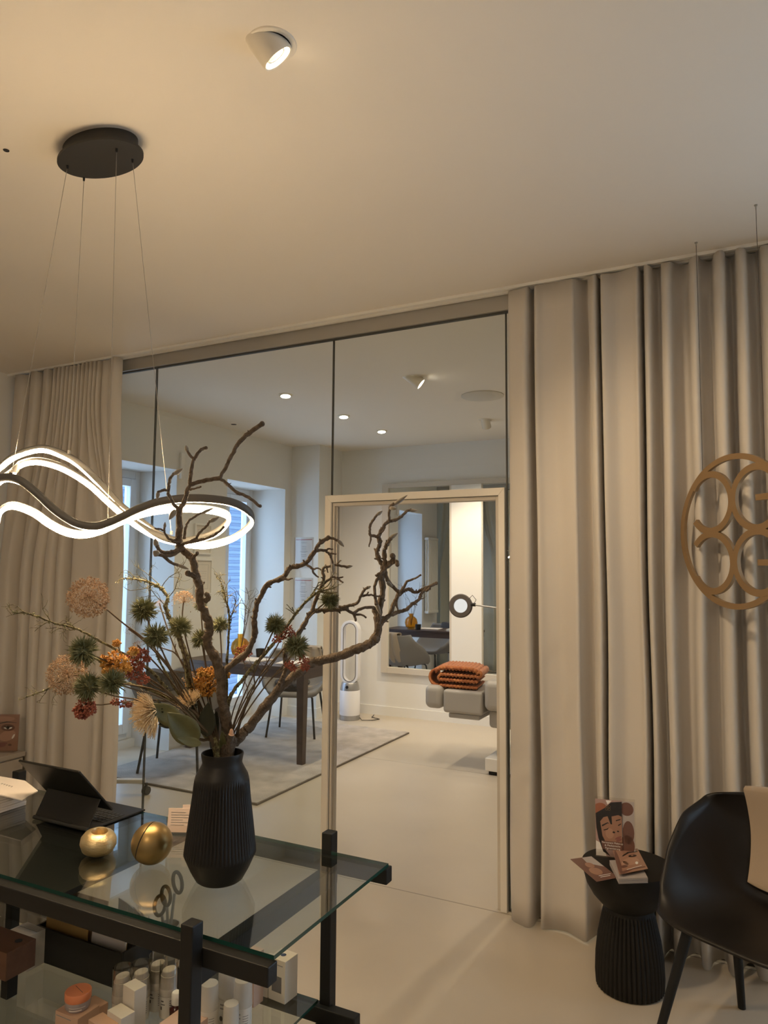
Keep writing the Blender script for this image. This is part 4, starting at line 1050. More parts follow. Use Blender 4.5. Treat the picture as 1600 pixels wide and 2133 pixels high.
def flat_print(parent, nm, mt, qm, polys, h=.0003):
    b = MB()
    for p_ in polys:
        w_ = [qm(min(1, max(0, x)), min(1, max(0, y))) for x, y in p_]
        ar = sum((w_[i].x * w_[(i + 1) % len(w_)].y - w_[(i + 1) % len(w_)].x * w_[i].y) for i in range(len(w_)))
        if ar < 0: w_ = w_[::-1]
        b.hexa(w_, [q_ + up * h for q_ in w_])
    return b.build(nm, mt, parent, smooth=0)
qm = quad_map([(1188, 1790), (1232, 1784), (1288, 1828), (1243, 1837)], STZ + .0036)
flat_print(t2, 'pale_print', 'printgrey', qm, [[(.55, .0), (1, 0), (1, .5), (.7, .35), (.5, .3)]])
flat_print(t2, 'hand_print', 'skin', qm, [blob(.5, .35, .18, .12), blob(.45, .62, .25, .16)], .0004)
flat_print(t2, 'text_lines', 'glossywhite', qm, [[(.35, .86), (.8, .86), (.8, .875), (.35, .875)], [(.35, .80), (.9, .80), (.9, .815), (.35, .815)]], .0006)
# stack of leaflets
SK = [(1256, 1800), (1331, 1781), (1352, 1833), (1291, 1842)]
base = [on(x, y, 2, STZ) for x, y in ((1289, 1842), (1350, 1840), (1330, 1800), (1270, 1803))]
for k in range(7):
    dz = .0008 + k * .0028; sh = Vector((.0008 * sin(k * 3), .0008 * cos(k * 2), 0))
    b = MB(); b.hexa([p_ + up * dz + sh for p_ in base], [p_ + up * (dz + .0020) + sh for p_ in base])
    o_ = b.build('leaflet', 'printgrey', smooth=0)
    tag(o_, 'leaflet in the neat stack on the round side table, %s from the bottom' % ('first', 'second', 'third', 'fourth', 'fifth', 'sixth', 'seventh')[k], 'leaflet', 'stacked leaflets on the side table')
zt = STZ + .0008 + 7 * .0028 + .002
t2 = flat_sheet('leaflet', 'leaflet with a close-up of one eye and cheek lying askew on top of the stack', 'leaflet', [(1277, 1772), (1328, 1768), (1350, 1810), (1290, 1822)], zt + .008, 'skin', .001)
qm = quad_map([(1277, 1772), (1328, 1768), (1350, 1810), (1290, 1822)], zt + .0091)
flat_print(t2, 'cheek', 'skinlight', qm, [blob(.55, .55, .3, .16), blob(.3, .62, .12, .12)])
flat_print(t2, 'nose_shadow', 'skindark', qm, [blob(.08, .5, .08, .5), blob(.25, .72, .13, .05), [(.1, .9), (.6, .84), (.95, .86), (.95, .9), (.5, .9), (.1, 1)]], .0004)
flat_print(t2, 'brow', 'hair', qm, [[(.3, .26), (.55, .12), (.95, .12), (.95, .15), (.6, .17), (.3, .30)], blob(.68, .32, .16, .05)], .0005)
flat_print(t2, 'eye', 'skin', qm, [blob(.70, .31, .08, .025)], .0007)
flat_print(t2, 'iris', 'hair', qm, [blob(.74, .31, .03, .022)], .0009)
flat_print(t2, 'cream_dab', 'glossywhite', qm, [blob(.72, .66, .05, .06, rot=.5), [(.3, .86), (.85, .80), (.85, .815), (.3, .878)]], .0007)

# ================================================================== BLACK SHELL CHAIR
def shell_fn(w_front=.235, w_back=.275, arm=.285, backh=.345, depth=.26):
    def fn(u, v):
        a = 2 * u - 1; sg = 1 if a > 0 else -1; aa = abs(a)
        if v < .5:
            q_ = v / .5; y = -depth + q_ * (depth + .17); z = .455 - .03 * sin(q_ * pi * .8) ; z -= (1 - q_) ** 6 * .012
        else:
            q_ = (v - .5) / .5; y = .17 + .11 * sin(min(1, q_ * 1.4) * pi / 2) + .04 * q_; z = .437 + backh * (q_ ** 1.25)
        wv = min(1, max(0, (v - .02) / .38)); hw = w_front + (w_back - w_front) * min(1, wv * 1.6)
        if v > .78: hw *= 1 - .14 * ((v - .78) / .22) ** 1.6
        ze = .437 + arm * (sin(min(1, v / .50) * pi / 2) ** 1.2)
        if v > .5: ze = .437 + arm + (backh - .012 - arm) * (q_ ** .8)
        if v < .5: ze = max(ze - .437 + z - .0, z)
        z += (ze - z) * aa ** 3.2
        y -= (.13 if v > .5 else .13 * (v / .5) ** 2) * aa ** 2.6
        x = a * hw * (1 + .04 * aa)
        if v < .12: y += (.05 * aa ** 4) * (1 - v / .12)
        return (x, y, z)
    return fn
CH = Vector((.000, 2.79, 0)); crot = atan2(-.89, -.46) + pi / 2
t = thing('shell_chair', 'black moulded armchair at the right edge with a beige throw over its back', 'chair', CH, crot)
fn = shell_fn()
b = MB(); b.grid(fn, 41, 49); b.build('seat_shell', 'shellblack', t, local=True, solid=.009, offset=0, smooth=80)
for sx_, yf, yt, in ((-1, -.10, -.235), (1, -.10, -.235), (-1, .12, .245), (1, .12, .245)):
    b = MB(); b.tube([(sx_ * (.185 if yf < 0 else .155), yf, .418), (sx_ * (.25 if yf < 0 else .205), yt, 0)], [.019, .0135], 14); b.build('leg', 'black', t, local=True)
b = MB(); b.bar((-.16, -.10, .410), (.16, -.10, .410), .03, .018); b.bar((-.16, .12, .410), (.16, .12, .410), .03, .018); b.bar((0, -.10, .410), (0, .12, .410), .03, .018); b.build('underframe', 'black', t, local=True, bevel=.002)
mt4 = XF[t.name]
def throw_fn(u, v):
    xt = -.175 + .46 * u + (.045 * (1 - v / .52) if v < .52 else 0)
    def U(v_):
        lo, hi = 0.0, 1.0
        for _ in range(24):
            m_ = (lo + hi) / 2
            if fn(m_, v_)[0] < xt: lo = m_
            else: hi = m_
        return lo
    if v < .52:
        q_ = v / .52; vv = .575 + .425 * q_
        p = Vector(fn(U(vv), vv)); off = .016 + .006 * sin(u * 9 + v * 4) * (1 - q_) + .006 * (1 - q_)
        p += Vector((0, -off, 0)); p.z += .012 * q_ + (.006 * sin(u * 7)) * (1 - q_)
    elif v < .60:
        q_ = (v - .52) / .08; p = Vector(fn(U(1.0), 1.0)); a_ = q_ * pi
        p += Vector((0, -cos(a_) * .016, .012 + sin(a_) * .010))
    else:
        q_ = (v - .60) / .40; p = Vector(fn(U(1.0 - .42 * q_), 1.0 - .42 * q_)); p += Vector((0, .018, .012 * (1 - q_)))
    return mt4 @ p
b = MB(); b.grid(throw_fn, 26, 44); tag(b.build('throw_blanket', 'towel', solid=.007, smooth=80, offset=0), 'beige woven throw draped over the back of the black chair', 'throw')
# ================================================================== BACK ROOM
# rug
b = MB(); b.box(-4.60, -3.03, 4.10, 6.62, .001, .016)
b.v = []; b.f = []; b.mi = []
rx0, rx1, ry0, ry1 = -4.58, -3.035, 4.13, 6.60
b.grid(lambda u, v: (rx0 + (rx1 - rx0) * u, ry0 + (ry1 - ry0) * v, .018 + .0015 * sin(u * 90) * sin(v * 130)), 60, 90)
b.box(rx0, rx1, ry0, ry1, .001, .0165)
t = thing('rug', 'pale grey beige pile rug under the dark dining table', 'rug', ((rx0 + rx1) / 2, (ry0 + ry1) / 2, 0))
b.build('pile', 'rug', t)
b = MB()
b.box(rx0 - .003, rx1 + .004, ry0 - .0025, ry0 - .0005, .001, .012); b.box(rx1 + .0005, rx1 + .0025, ry0, ry1, .001, .012)
b.build('bound_edge', 'rugedge', t, smooth=0)

# dining table
t = thing('dining_table', 'dark walnut table behind the glass partition with papers and an amber vase on it', 'table', (-3.9, 5.3, 0))
tx0, tx1, ty0, ty1, tz = -4.56, -3.25, 5.03, 5.56, .80
b = MB(); b.box(tx0, tx1, ty0, ty1, tz - .028, tz); b.build('table_top', 'walnut', t, smooth=0, bevel=.002)
b = MB(); b.box(tx0 + .01, tx1 - .01, ty0 + .006, ty0 + .03, tz - .095, tz - .0285); b.box(tx0 + .01, tx1 - .01, ty1 - .03, ty1 - .006, tz - .095, tz - .0285); b.box(tx1 - .034, tx1 - .01, ty0 + .03, ty1 - .03, tz - .095, tz - .0285); b.box(tx0 + .01, tx0 + .034, ty0 + .03, ty1 - .03, tz - .095, tz - .0285)
b.build('apron', 'walnut', t, smooth=0, bevel=.001)
for x, y in ((-3.35, ty0 + .035), (-3.327, ty1 - .105), (tx0 + .03, ty0 + .035), (tx0 + .03, ty1 - .105)):
    b = MB(); b.hexa([(x + .008, y + .008, .017), (x + .062, y + .008, .017), (x + .062, y + .062, .017), (x + .008, y + .062, .017)], [(x, y, tz - .0955), (x + .07, y, tz - .0955), (x + .07, y + .07, tz - .0955), (x, y + .07, tz - .0955)])
    b.build('leg', 'walnut', t, smooth=0, bevel=.002)
def sheet(name, label, cat, x, y, w, h, a, z, mt='paper', th=.003):
    b = MB(); c, s_ = cos(a), sin(a)
    q_ = [(x + u_ * c - v_ * s_, y + u_ * s_ + v_ * c, z) for u_, v_ in ((-w / 2, -h / 2), (w / 2, -h / 2), (w / 2, h / 2), (-w / 2, h / 2))]
    b.hexa(q_, [(p_[0], p_[1], z + th) for p_ in q_]); return tag(b.build(name, mt, smooth=0), label, cat)
sheet('paper_pad', 'white sheets of paper at the right end of the dark dining table', 'paper', -3.50, 5.32, .34, .24, .25, tz + .001)
sheet('notebook', 'cream notebook in the middle of the dark dining table', 'notebook', -3.98, 5.28, .34, .22, -.1, tz + .001, 'paper', .008)
b = MB(); b.box(-3.62, -3.52, 5.44, 5.52, tz + .001, tz + .03); b.box(-3.61, -3.53, 5.45, 5.455, tz + .03, tz + .034)
tag(b.build('card_reader', 'white', smooth=0, bevel=.003), 'small white card terminal on the dark dining table', 'card terminal')
vx = Vector((-4.19, 5.40, tz))
t = thing('amber_vase', 'round amber glass vase on the dark dining table', 'vase', vx)
b = MB(); b.lathe([(.0001, .002), (.04, .002), (.075, .03), (.09, .085), (.078, .135), (.05, .165), (.030, .175), (.028, .20), (.034, .21), (.031, .21), (.025, .20), (.027, .176), (.05, .160), (.074, .133), (.086, .085), (.07, .03), (.0001, .008)], vx, n=36); b.build('vase_body', 'amber', t)
random.seed(11)
b = MB()
def wig(b, p, d, L, r, n_=9, k=.5):
    pts = [p]; d = Vector(d).normalized()
    for i in range(n_):
        d = (d + Vector((random.uniform(-k, k), random.uniform(-k, k), random.uniform(-k, k) * .6))).normalized()
        pts.append(pts[-1] + d * (L / n_))
    b.tube(pts, [r * (1 - .6 * i / n_) for i in range(n_ + 1)], 5); return pts
root = vx + Vector((0, 0, .05))
for k in range(4):
    m0 = wig(b, root, (random.uniform(-.12, .12), random.uniform(-.12, .12), 1), .62, .0035, 10, .22)
    for q_ in (4, 6, 8, 9): wig(b, m0[q_], (random.uniform(-1, 1), random.uniform(-1, 1), .8), .16, .002, 6, .6)
tag(b.build('twig_bunch', 'stem', smooth=60), 'thin curly bare twigs standing in the amber vase', 'twigs')
b = MB(); b.lathe([(.0001, .001), (.035, .001), (.042, .06), (.042, .075), (.038, .075), (.037, .01), (.0001, .008)], (-4.04, 5.50, tz), n=24); tag(b.build('dark_cup', 'blackplastic'), 'small black cup on the dark dining table beside the amber vase', 'cup')

# padded chairs
def padded_chair(label, loc, rot, group='grey padded dining chairs'):
    t = thing('dining_chair', label, 'chair', loc, rot, group)
    f1 = shell_fn(.24, .30, .22, .36, .25)
    b = MB(); b.grid(f1, 29, 33); b.build('padded_shell', 'chairgrey', t, local=True, solid=.045, offset=-1, smooth=80)
    for sx_, y0_, y1_ in ((-1, -.17, -.23), (1, -.17, -.23), (-1, .15, .23), (1, .15, .23)):
        b = MB(); b.tube([(sx_ * .12, y0_ * .8, .405), (sx_ * .175, y0_, .405), (sx_ * .195, y0_ * 1.05, .385), (sx_ * .235, y1_, .018)], .0105, 10); b.build('leg', 'blackmetal', t, local=True)
    return t
ca = padded_chair('grey padded tub chair on this side of the dining table, its back to the partition', (-4.17, 4.58, 0), pi + .45)
cb = padded_chair('grey padded tub chair behind the dining table, facing the partition', (-3.98, 6.03, 0), .33)
XA, XB = XF[ca.name], XF[cb.name]
b = MB(); f1 = shell_fn(.24, .30, .22, .36, .25)
b.ball((0, 0, 0), 1, 20, 12, (.17, .15, .06)); b.v = [XB @ (v + Vector((-.04, -.03, .51)) + Vector((.008 * sin(v.x * 80), .008 * sin(v.y * 70 + v.x * 30), .006 * sin(v.x * 60)))) for v in b.v]
tag(b.build('fluffy_cushion', 'darkfur'), 'dark grey fluffy cushion on the seat of the far dining chair', 'cushion')
b = MB()
def drape(u, v):
    uu = .48 + .34 * u
    if v < .45: p = Vector(f1(uu, 1 - .30 * (1 - v / .45))) + Vector((0, -.024 - .008 * sin(u * 12), .010))
    elif v < .55:
        q_ = (v - .45) / .1; p = Vector(f1(uu, 1.0)) + Vector((0, .012 - cos(q_ * pi) * .042, .018 + .012 * sin(q_ * pi)))
    else: p = Vector(f1(uu, 1.0 - .60 * (v - .55) / .45)) + Vector((0, .066 + .012 * sin(u * 14 + v * 5), .006))
    return XB @ p
b.grid(drape, 22, 34); tag(b.build('cardigan', 'cardigan', solid=.010, offset=0, smooth=80), 'beige cardigan hung over the back of the far dining chair, seen in the mirror', 'cardigan')
b = MB()
def drape_jacket(u, v):
    uu = .22 + .56 * u
    if v < .5: p = Vector(f1(uu, 1 - .12 * (1 - v / .5))) + Vector((0, -.028, .012))
    else: p = Vector(f1(uu, 1 - .16 * (v - .5) / .5)) + Vector((0, .062, .012))
    p.z += .010 * sin(u * 9) + .014 * sin(v * pi); return XA @ p
b.grid(drape_jacket, 22, 16); tag(b.build('jacket', 'darkfur', solid=.012, offset=0, smooth=80), 'dark grey garment folded over the back of the near dining chair', 'garment')

# rolling stool foot seen between curtain and glass
t = thing('rolling_trolley', 'beige trolley foot bar on black casters, just behind the glass by the left curtain', 'trolley', (-4.05, 3.86, 0))
e0 = Vector((-3.885, 3.95, .095)); e1_ = Vector((-4.32, 3.72, .095))
b = MB(); b.bar(e0, e1_, .045, .028); b.build('foot_bar', 'mframe', t, smooth=0, bevel=.004)
b = MB(); m_ = e1_ + Vector((.02, .0, 0)); b.cyl((m_.x, m_.y), .02, .110, .62, 20); b.build('post', 'silver', t)
b = MB(); b.box(m_.x - .16, m_.x + .12, m_.y - .12, m_.y + .16, .62, .65); b.build('tray', 'white', t, smooth=0, bevel=.006)
for p_ in (e0 + Vector((.012, .004, 0)), e1_ + Vector((-.01, 0, 0))):
    b = MB(); b.cyl((p_.x, p_.y), .010, .055, .082, 12)
    for o_ in (-.011, .011): b.tube([(p_.x + o_ - .006, p_.y, .030), (p_.x + o_ + .006, p_.y, .030)], .029, 20)
    b.build('caster', 'tyre', t)

# frames on the window wall and the pier
def xframe(y0_, y1_, z0_, z1_, label):
    t = thing('picture_frame', label, 'picture frame', (XW, (y0_ + y1_) / 2, z0_), group=None)
    b = MB(); x0_, x1_ = XW + .001, XW + .022
    w_ = .018
    b.box(x0_, x1_, y0_, y0_ + w_, z0_, z1_); b.box(x0_, x1_, y1_ - w_, y1_, z0_, z1_); b.box(x0_, x1_, y0_ + w_, y1_ - w_, z0_, z0_ + w_); b.box(x0_, x1_, y0_ + w_, y1_ - w_, z1_ - w_, z1_)
    b.build('frame', 'white', t, smooth=0, bevel=.002)
    b = MB(); b.box(x0_, x0_ + .008, y0_ + w_, y1_ - w_, z0_ + w_, z1_ - w_); b.build('sheet', 'boxwhite', t, smooth=0)
    b = MB(); ym, zm = (y0_ + y1_) / 2, (z0_ + z1_) / 2
    b.box(x0_ + .008, x0_ + .0085, y0_ + .05, y1_ - .05, z0_ + .055, z0_ + .057); b.box(x0_ + .008, x0_ + .0085, y0_ + .05, y1_ - .05, z1_ - .057, z1_ - .055)
    b.box(x0_ + .008, x0_ + .0085, y0_ + .05, y0_ + .052, z0_ + .055, z1_ - .055); b.box(x0_ + .008, x0_ + .0085, y1_ - .052, y1_ - .05, z0_ + .055, z1_ - .055)
    for k in range(5): b.box(x0_ + .008, x0_ + .0085, ym - .05 + .008 * k, ym + .05 - .006 * k, zm + .05 - k * .022, zm + .0515 - k * .022)
    b.build('print_lines', 'inkgrey', t, smooth=0)
xframe(5.20, 5.44, 1.74, 2.03, 'faint framed certificate on the pier between the windows, upper one')
xframe(5.22, 5.46, 1.36, 1.70, 'faint framed certificate on the pier between the windows, lower one')
b = MB(); b.box(XW + .001, XW + .03, 4.98, 5.03, 2.42, 2.66); tag(b.build('wall_box', 'white', smooth=0, bevel=.004), 'small white box high on the window wall', 'wall box')
def cert(x0_, x1_, z0_, z1_, label):
    y_ = 6.80
    t = thing('certificate', label, 'certificate', ((x0_ + x1_) / 2, y_, z0_))
    b = MB(); b.box(x0_ - .02, x1_ + .02, y_ - .010, y_ - .006, z0_ - .02, z1_ + .02); b.build('acrylic_cover', 'acrylic', t, smooth=0)
    b = MB(); b.box(x0_, x1_, y_ - .005, y_ - .001, z0_, z1_); b.build('sheet', 'glossywhite', t, smooth=0)
    b = MB(); b.box(x0_ + .003, x1_ - .003, y_ - .0056, y_ - .005, z1_ - .012, z1_ - .004); b.build('red_line', 'inkred', t, smooth=0)
    b = MB(); xm = (x0_ + x1_) / 2; H_ = z1_ - z0_
    for f_, wv in ((.86, .035), (.72, .030), (.66, .03), (.60, .028), (.54, .05), (.51, .03), (.42, .035), (.36, .03), (.24, .02), (.21, .02)):
        b.box(xm - wv, xm + wv, y_ - .0056, y_ - .005, z0_ + H_ * f_, z0_ + H_ * f_ + .004)
    b.build('print_lines', 'inkgrey', t, smooth=0)
cert(-4.535, -4.315, 1.64, 1.945, 'certificate with a red top line on the pier, upper of the two')
cert(-4.535, -4.315, 1.20, 1.495, 'certificate with a red top line on the pier, lower of the two')

# tower fan
fx = Vector((-3.892, 6.93, 0))
t = thing('tower_fan', 'white bladeless tower fan with a tall oval loop standing against the back wall', 'fan', fx, .18)
b = MB(); b.lathe([(.0001, 0), (.108, 0), (.110, .004), (.110, .052), (.0001, .052)], n=48); b.build('base', 'silver', t, local=True)
b = MB(); b.lathe([(.0001, .0525), (.110, .0525), (.1105, .06), (.1105, .308), (.108, .312), (.0001, .312)], n=48); b.build('filter_body', 'fanwhite', t, local=True)
b = MB(); b.lathe([(.0001, .3125), (.106, .3125), (.104, .33), (.092, .385), (.086, .395), (.0001, .395)], n=48); b.build('collar', 'silver', t, local=True)
b = MB(); b.cyl((0, -.0), .001, .34, .341, 4); b.v = []; b.f = []; b.mi = []
b.lathe([(.0001, .0), (.016, .0), (.016, .006), (.0001, .007)], (0, -.096, .352), n=24, axis=(0, -1, .25)); b.build('display', 'blackplastic', t, local=True)
zc0, zc1, hw = .475, .955, .087
path = [(cos(a_) * hw, zc1 + sin(a_) * hw) for a_ in [pi * k / 16 for k in range(17)]] + [(-hw, zc1 + (zc0 - zc1) * k / 8) for k in range(1, 8)] + [(cos(a_) * hw, zc0 + sin(a_) * hw) for a_ in [pi + pi * k / 16 for k in range(17)]] + [(hw, zc0 + (zc1 - zc0) * k / 8) for k in range(1, 8)]
def loop(b, dx, yin0, yin1, th):
    n_ = len(path); vs = []
    cs = [(-th, yin0), (th, yin0), (th, yin1), (-th, yin1)]
    for i in range(n_):
        p0, p1 = path[i - 1], path[(i + 1) % n_]; tx_, tz_ = p1[0] - p0[0], p1[1] - p0[1]; l_ = sqrt(tx_ ** 2 + tz_ ** 2); nx, nz = tz_ / l_, -tx_ / l_
        for o_, y_ in cs: vs.append((path[i][0] + nx * (o_ + dx), y_, path[i][1] + nz * (o_ + dx)))
    fs = []
    for i in range(n_):
        j_ = (i + 1) % n_
        for k in range(4): fs.append((i * 4 + k, i * 4 + (k + 1) % 4, j_ * 4 + (k + 1) % 4, j_ * 4 + k))
    b.add(vs, fs)
b = MB(); loop(b, .0, -.035, .06, .013); b.build('loop_amplifier', 'fanwhite', t, local=True, bevel=.003)
b = MB(); loop(b, -.016, -.037, -.030, .003); b.build('loop_rim', 'greybox', t, local=True)
b = MB(); b.tube([fx + Vector((.10, .04, .02)), fx + Vector((.16, -.02, .008)), fx + Vector((.26, .03, .008)), fx + Vector((.30, .12, .008)), fx + Vector((.18, .17, .008)), fx + Vector((.14, .30, .008))], .004, 6); 
b.v = [Vector((v.x, v.y, max(v.z, .003))) for v in b.v]; b.build('power_cord', 'blackplastic', t)

# mirrors and the bright pier
t = thing('wall_mirror', 'large mirror in a pale surround on the back wall, seen through the open door', 'mirror', (-3.26, 7.3, .47))
b = MB(); y0_, y1_ = 7.262, 7.299
b.box(-3.69, -3.61, y0_, y1_, .47, 2.58); b.box(-3.61, -1.85, y0_, y1_, 2.53, 2.58); b.box(-3.61, -1.85, y0_, y1_, .47, .535); b.build('surround', 'mframe', t, smooth=0, bevel=.002)
b = MB(); b.box(-3.609, -2.871, 7.285, 7.299, .536, 2.529); b.build('mirror_glass', 'mirror', t, smooth=0)
t = thing('wall_mirror', 'second mirror right of the bright white strip on the back wall', 'mirror', (-2.2, 7.3, .53))
b = MB(); b.box(-2.499, -1.86, 7.285, 7.299, .536, 2.529); b.build('mirror_glass', 'mirror', t, smooth=0)
b = MB(); b.box(-2.505, -2.4995, 7.272, 7.299, .536, 2.529); b.build('edge_strip', 'mframe', t, smooth=0)
b = MB(); b.box(-2.845, -2.506, 7.255, 7.299, .536, 2.529); b.cur = 1; b.box(-2.870, -2.846, 7.262, 7.299, .536, 2.529)
tag(b.build('wall_panel', ['wallback', 'mframe'], smooth=0, bevel=.002), 'bright white vertical panel between the two mirrors', 'wall panel')

# radiator on the window wall
t = thing('radiator', 'tall white column radiator on the window wall, seen in the mirror', 'radiator', (XW + .06, 3.84, .9))
b = MB()
for k in range(8):
    y_ = 3.66 + k * .052
    for x_ in (XW + .045, XW + .085): b.tube([(x_, y_, .96), (x_, y_, 2.10)], .013, 8)
b.build('columns', 'radiator', t)
b = MB()
for z_ in (.95, 2.11): b.box(XW + .03, XW + .10, 3.635, 4.05, z_ - .02, z_ + .02)
b.box(XW + .001, XW + .03, 3.72, 3.75, 1.9, 1.94); b.box(XW + .001, XW + .03, 3.94, 3.97, 1.9, 1.94); b.build('header_pipes', 'radiator', t, bevel=.008)

# treatment bed with blanket
t = thing('treatment_bed', 'pale grey padded treatment bed half hidden by the right door jamb', 'treatment bed', (-1.6, 5.8, 0))
def cushion(nm, x0_, x1_, y0_, y1_, z0_, z1_, r=.03, m_='bed'):
    b = MB(); b.box(x0_, x1_, y0_, y1_, z0_, z1_); o = b.build(nm, m_, t, smooth=60)
    md = o.modifiers.new('bevel', 'BEVEL'); md.width = r; md.segments = 5; return o
cushion('leg_rest', -2.42, -2.262, 5.55, 6.10, .475, .665, .05)
cushion('seat_cushion', -2.252, -1.915, 5.55, 6.10, .455, .640, .025)
cushion('lower_shell', -2.21, -1.945, 5.57, 6.08, .415, .4545, .012)
cushion('back_cushion', -1.90, -.60, 5.53, 6.12, .500, .74, .05)
cushion('frame_cover', -1.88, -1.0, 5.60, 6.05, .36, .4995, .03)
cushion('pedestal', -1.70, -1.15, 5.72, 5.95, .131, .3595, .02)
b = MB(); b.box(-1.905, -1.0, 5.58, 6.10, .030, .130); b.build('base_plate', 'white', t, smooth=0, bevel=.006)
b = MB(); b.box(-1.88, -1.02, 5.60, 6.08, .0, .0295); b.build('plinth', 'blackplastic', t, smooth=0)
# folded blanket: a corrugated strip folded four times and extruded through the bed's width
lay = []
x0_, x1_ = -2.335, -1.965
zb = .640
prof = []
zz = [zb + .018, zb + .062, zb + .104, zb + .155]
N_ = 110
def lay_pts(z_, d, amp, xa, xb):
    o = []
    for k in range(N_ + 1):
        s_ = k / N_; x_ = xa + (xb - xa) * s_ if d > 0 else xb + (xa - xb) * s_
        o.append((x_, z_ + amp * abs(sin(x_ * 105)) - (.03 * max(0, (abs(x_ - (xa + xb) / 2) / (xb - xa) * 2)) ** 6 if z_ > zb + .14 else 0)))
    return o
def turn(xc, za, zb_, side):
    o = []
    for k in range(1, 8):
        a_ = -pi / 2 + pi * k / 8
        o.append((xc + side * cos(a_) * abs(zb_ - za) / 2 * 1.1, (za + zb_) / 2 + sin(a_) * (zb_ - za) / 2))
    return o
prof = lay_pts(zz[0], -1, .006, x0_ + .03, x1_ - .01) + turn(x0_ + .02, zz[0], zz[3], -1) + lay_pts(zz[3], 1, .020, x0_, x1_) + turn(x1_ - .005, zz[3], zz[2], 1)[::1] + lay_pts(zz[2], -1, .012, x0_ + .045, x1_) + turn(x0_ + .045, zz[2], zz[1], -1) + lay_pts(zz[1], 1, .012, x0_ + .045, x1_ - .01)
b = MB()
def blf(u, v):
    k = u * (len(prof) - 1); i = min(int(k), len(prof) - 2); f_ = k - i
    return (prof[i][0] * (1 - f_) + prof[i + 1][0] * f_ - .10 * v * .6, 5.60 + .36 * v, prof[i][1] * (1 - f_) + prof[i + 1][1] * f_)
b.grid(blf, len(prof), 8)
tag(b.build('folded_blanket', 'rust', solid=.019, offset=0, smooth=80), 'rust orange ribbed blanket folded on the foot end of the treatment bed', 'blanket')

# magnifier lamp
t = thing('magnifier_lamp', 'round black magnifier lamp on a jointed arm behind the open door', 'magnifier lamp', (-1.70, 5.36, 0))
mc = on(960, 1262, 1, 5.35); md_ = on(1040, 1272, 1, 5.35)
axm = Vector((.15, -1, .12)).normalized()
b = MB(); rr_ = .093
ring = []
u_ = axm.orthogonal().normalized(); v_ = axm.cross(u_)
b.lathe([(.054, -.008), (.088, -.010), (.093, -.004), (.093, .010), (.086, .016), (.056, .016), (.054, .010), (.054, -.008)], mc, n=48, axis=axm); b.build('lamp_ring', 'magring', t)
b = MB(); b.lathe([(.0001, .006), (.0535, .006)], mc, n=40, axis=axm); b.build('lens', 'lensw', t)
b = MB(); b.lathe([(.02, .0), (.022, .0065), (.024, .0)], mc, n=30, axis=axm); b.build('lens_ring', 'silver', t)
j0 = mc + Vector((.10, 0, .012)); j1 = Vector((md_.x + .36, 5.34, mc.z - .045))
b = MB(); b.rod(j0 - Vector((.014, 0, 0)), j0 + Vector((.02, 0, 0)), .014, 12); b.build('joint', 'blackplastic', t)
b = MB(); b.rod(j0, j1, .006, 10); b.build('arm', 'silver', t)
b = MB(); b.tube([mc + Vector((.07, -.01, .055)), mc + Vector((.10, -.01, .085)), mc + Vector((.13, -.01, .05)), j0 + Vector((.01, 0, .01))], .0025, 6); b.build('cable', 'blackplastic', t)
b = MB(); b.rod((j1.x, j1.y, .03), (j1.x, j1.y, j1.z + .02), .014, 14); b.build('stand_pole', 'silver', t)
b = MB()
for k in range(5):
    a_ = 2 * pi * k / 5 + .3; b.bar((j1.x, j1.y, .045), (j1.x + cos(a_) * .2, j1.y + sin(a_) * .2, .03), .03, .02)
b.build('star_base', 'white', t, bevel=.004)
# ================================================================== BOUQUET
DV = 2.081
random.seed(7)
def neck(px, lo=.21):
    """two points inside the vase: just above the mouth and lower down"""
    q_ = P(px, 1566, DV)
    o = Vector((q_.x, q_.y, 0)) - Vector((NECK.x, NECK.y, 0))
    if o.length > .036: o = o.normalized() * .036
    a = Vector((NECK.x, NECK.y, NECK.z)) + o
    c = Vector((vb.x, vb.y, vb.z + lo - .12)) - o * .6
    return a, c
def path3(pts, d0=0.0, d1=0.0):
    """pts: (px, py[, extra depth]); depth offset runs d0..d1 along the branch"""
    n_ = len(pts); out = []
    for i, p_ in enumerate(pts):
        e = p_[2] if len(p_) > 2 else 0
        out.append(P(p_[0], p_[1], DV + d0 + (d1 - d0) * i / max(1, n_ - 1) + e))
    return out
def wood_tube(b, P3, r0, r1, k=4, knob=.18, n=8, wig_=.0012):
    S3 = [Vector(q_) for q_ in spline([tuple(p_) for p_ in P3], k)]
    m_ = len(S3); rs = []
    for i in range(m_):
        f_ = i / (m_ - 1); r = r0 + (r1 - r0) * f_
        r *= 1 + knob * (random.random() - .4) * (1.6 if i % k == 0 else 1)
        rs.append(r)
        if 0 < i < m_ - 1: S3[i] = S3[i] + Vector([random.uniform(-wig_, wig_) for _ in range(3)])
    b.tube(S3, rs, n)
    b.ball(S3[-1], r1 * 1.25, 7, 5)
def nubs(b, P3, r, every=3, L=.008):
    for i in range(1, len(P3) - 1, every):
        d = Vector([random.uniform(-1, 1) for _ in range(3)]).normalized()
        t_ = (Vector(P3[i + 1]) - Vector(P3[i])).normalized(); d = (d - t_ * d.dot(t_)).normalized() + t_ * .5
        b.tube([P3[i], Vector(P3[i]) + d * (r + L * .6), Vector(P3[i]) + d * (r + L)], [r * .55, r * .42, r * .2], 5)
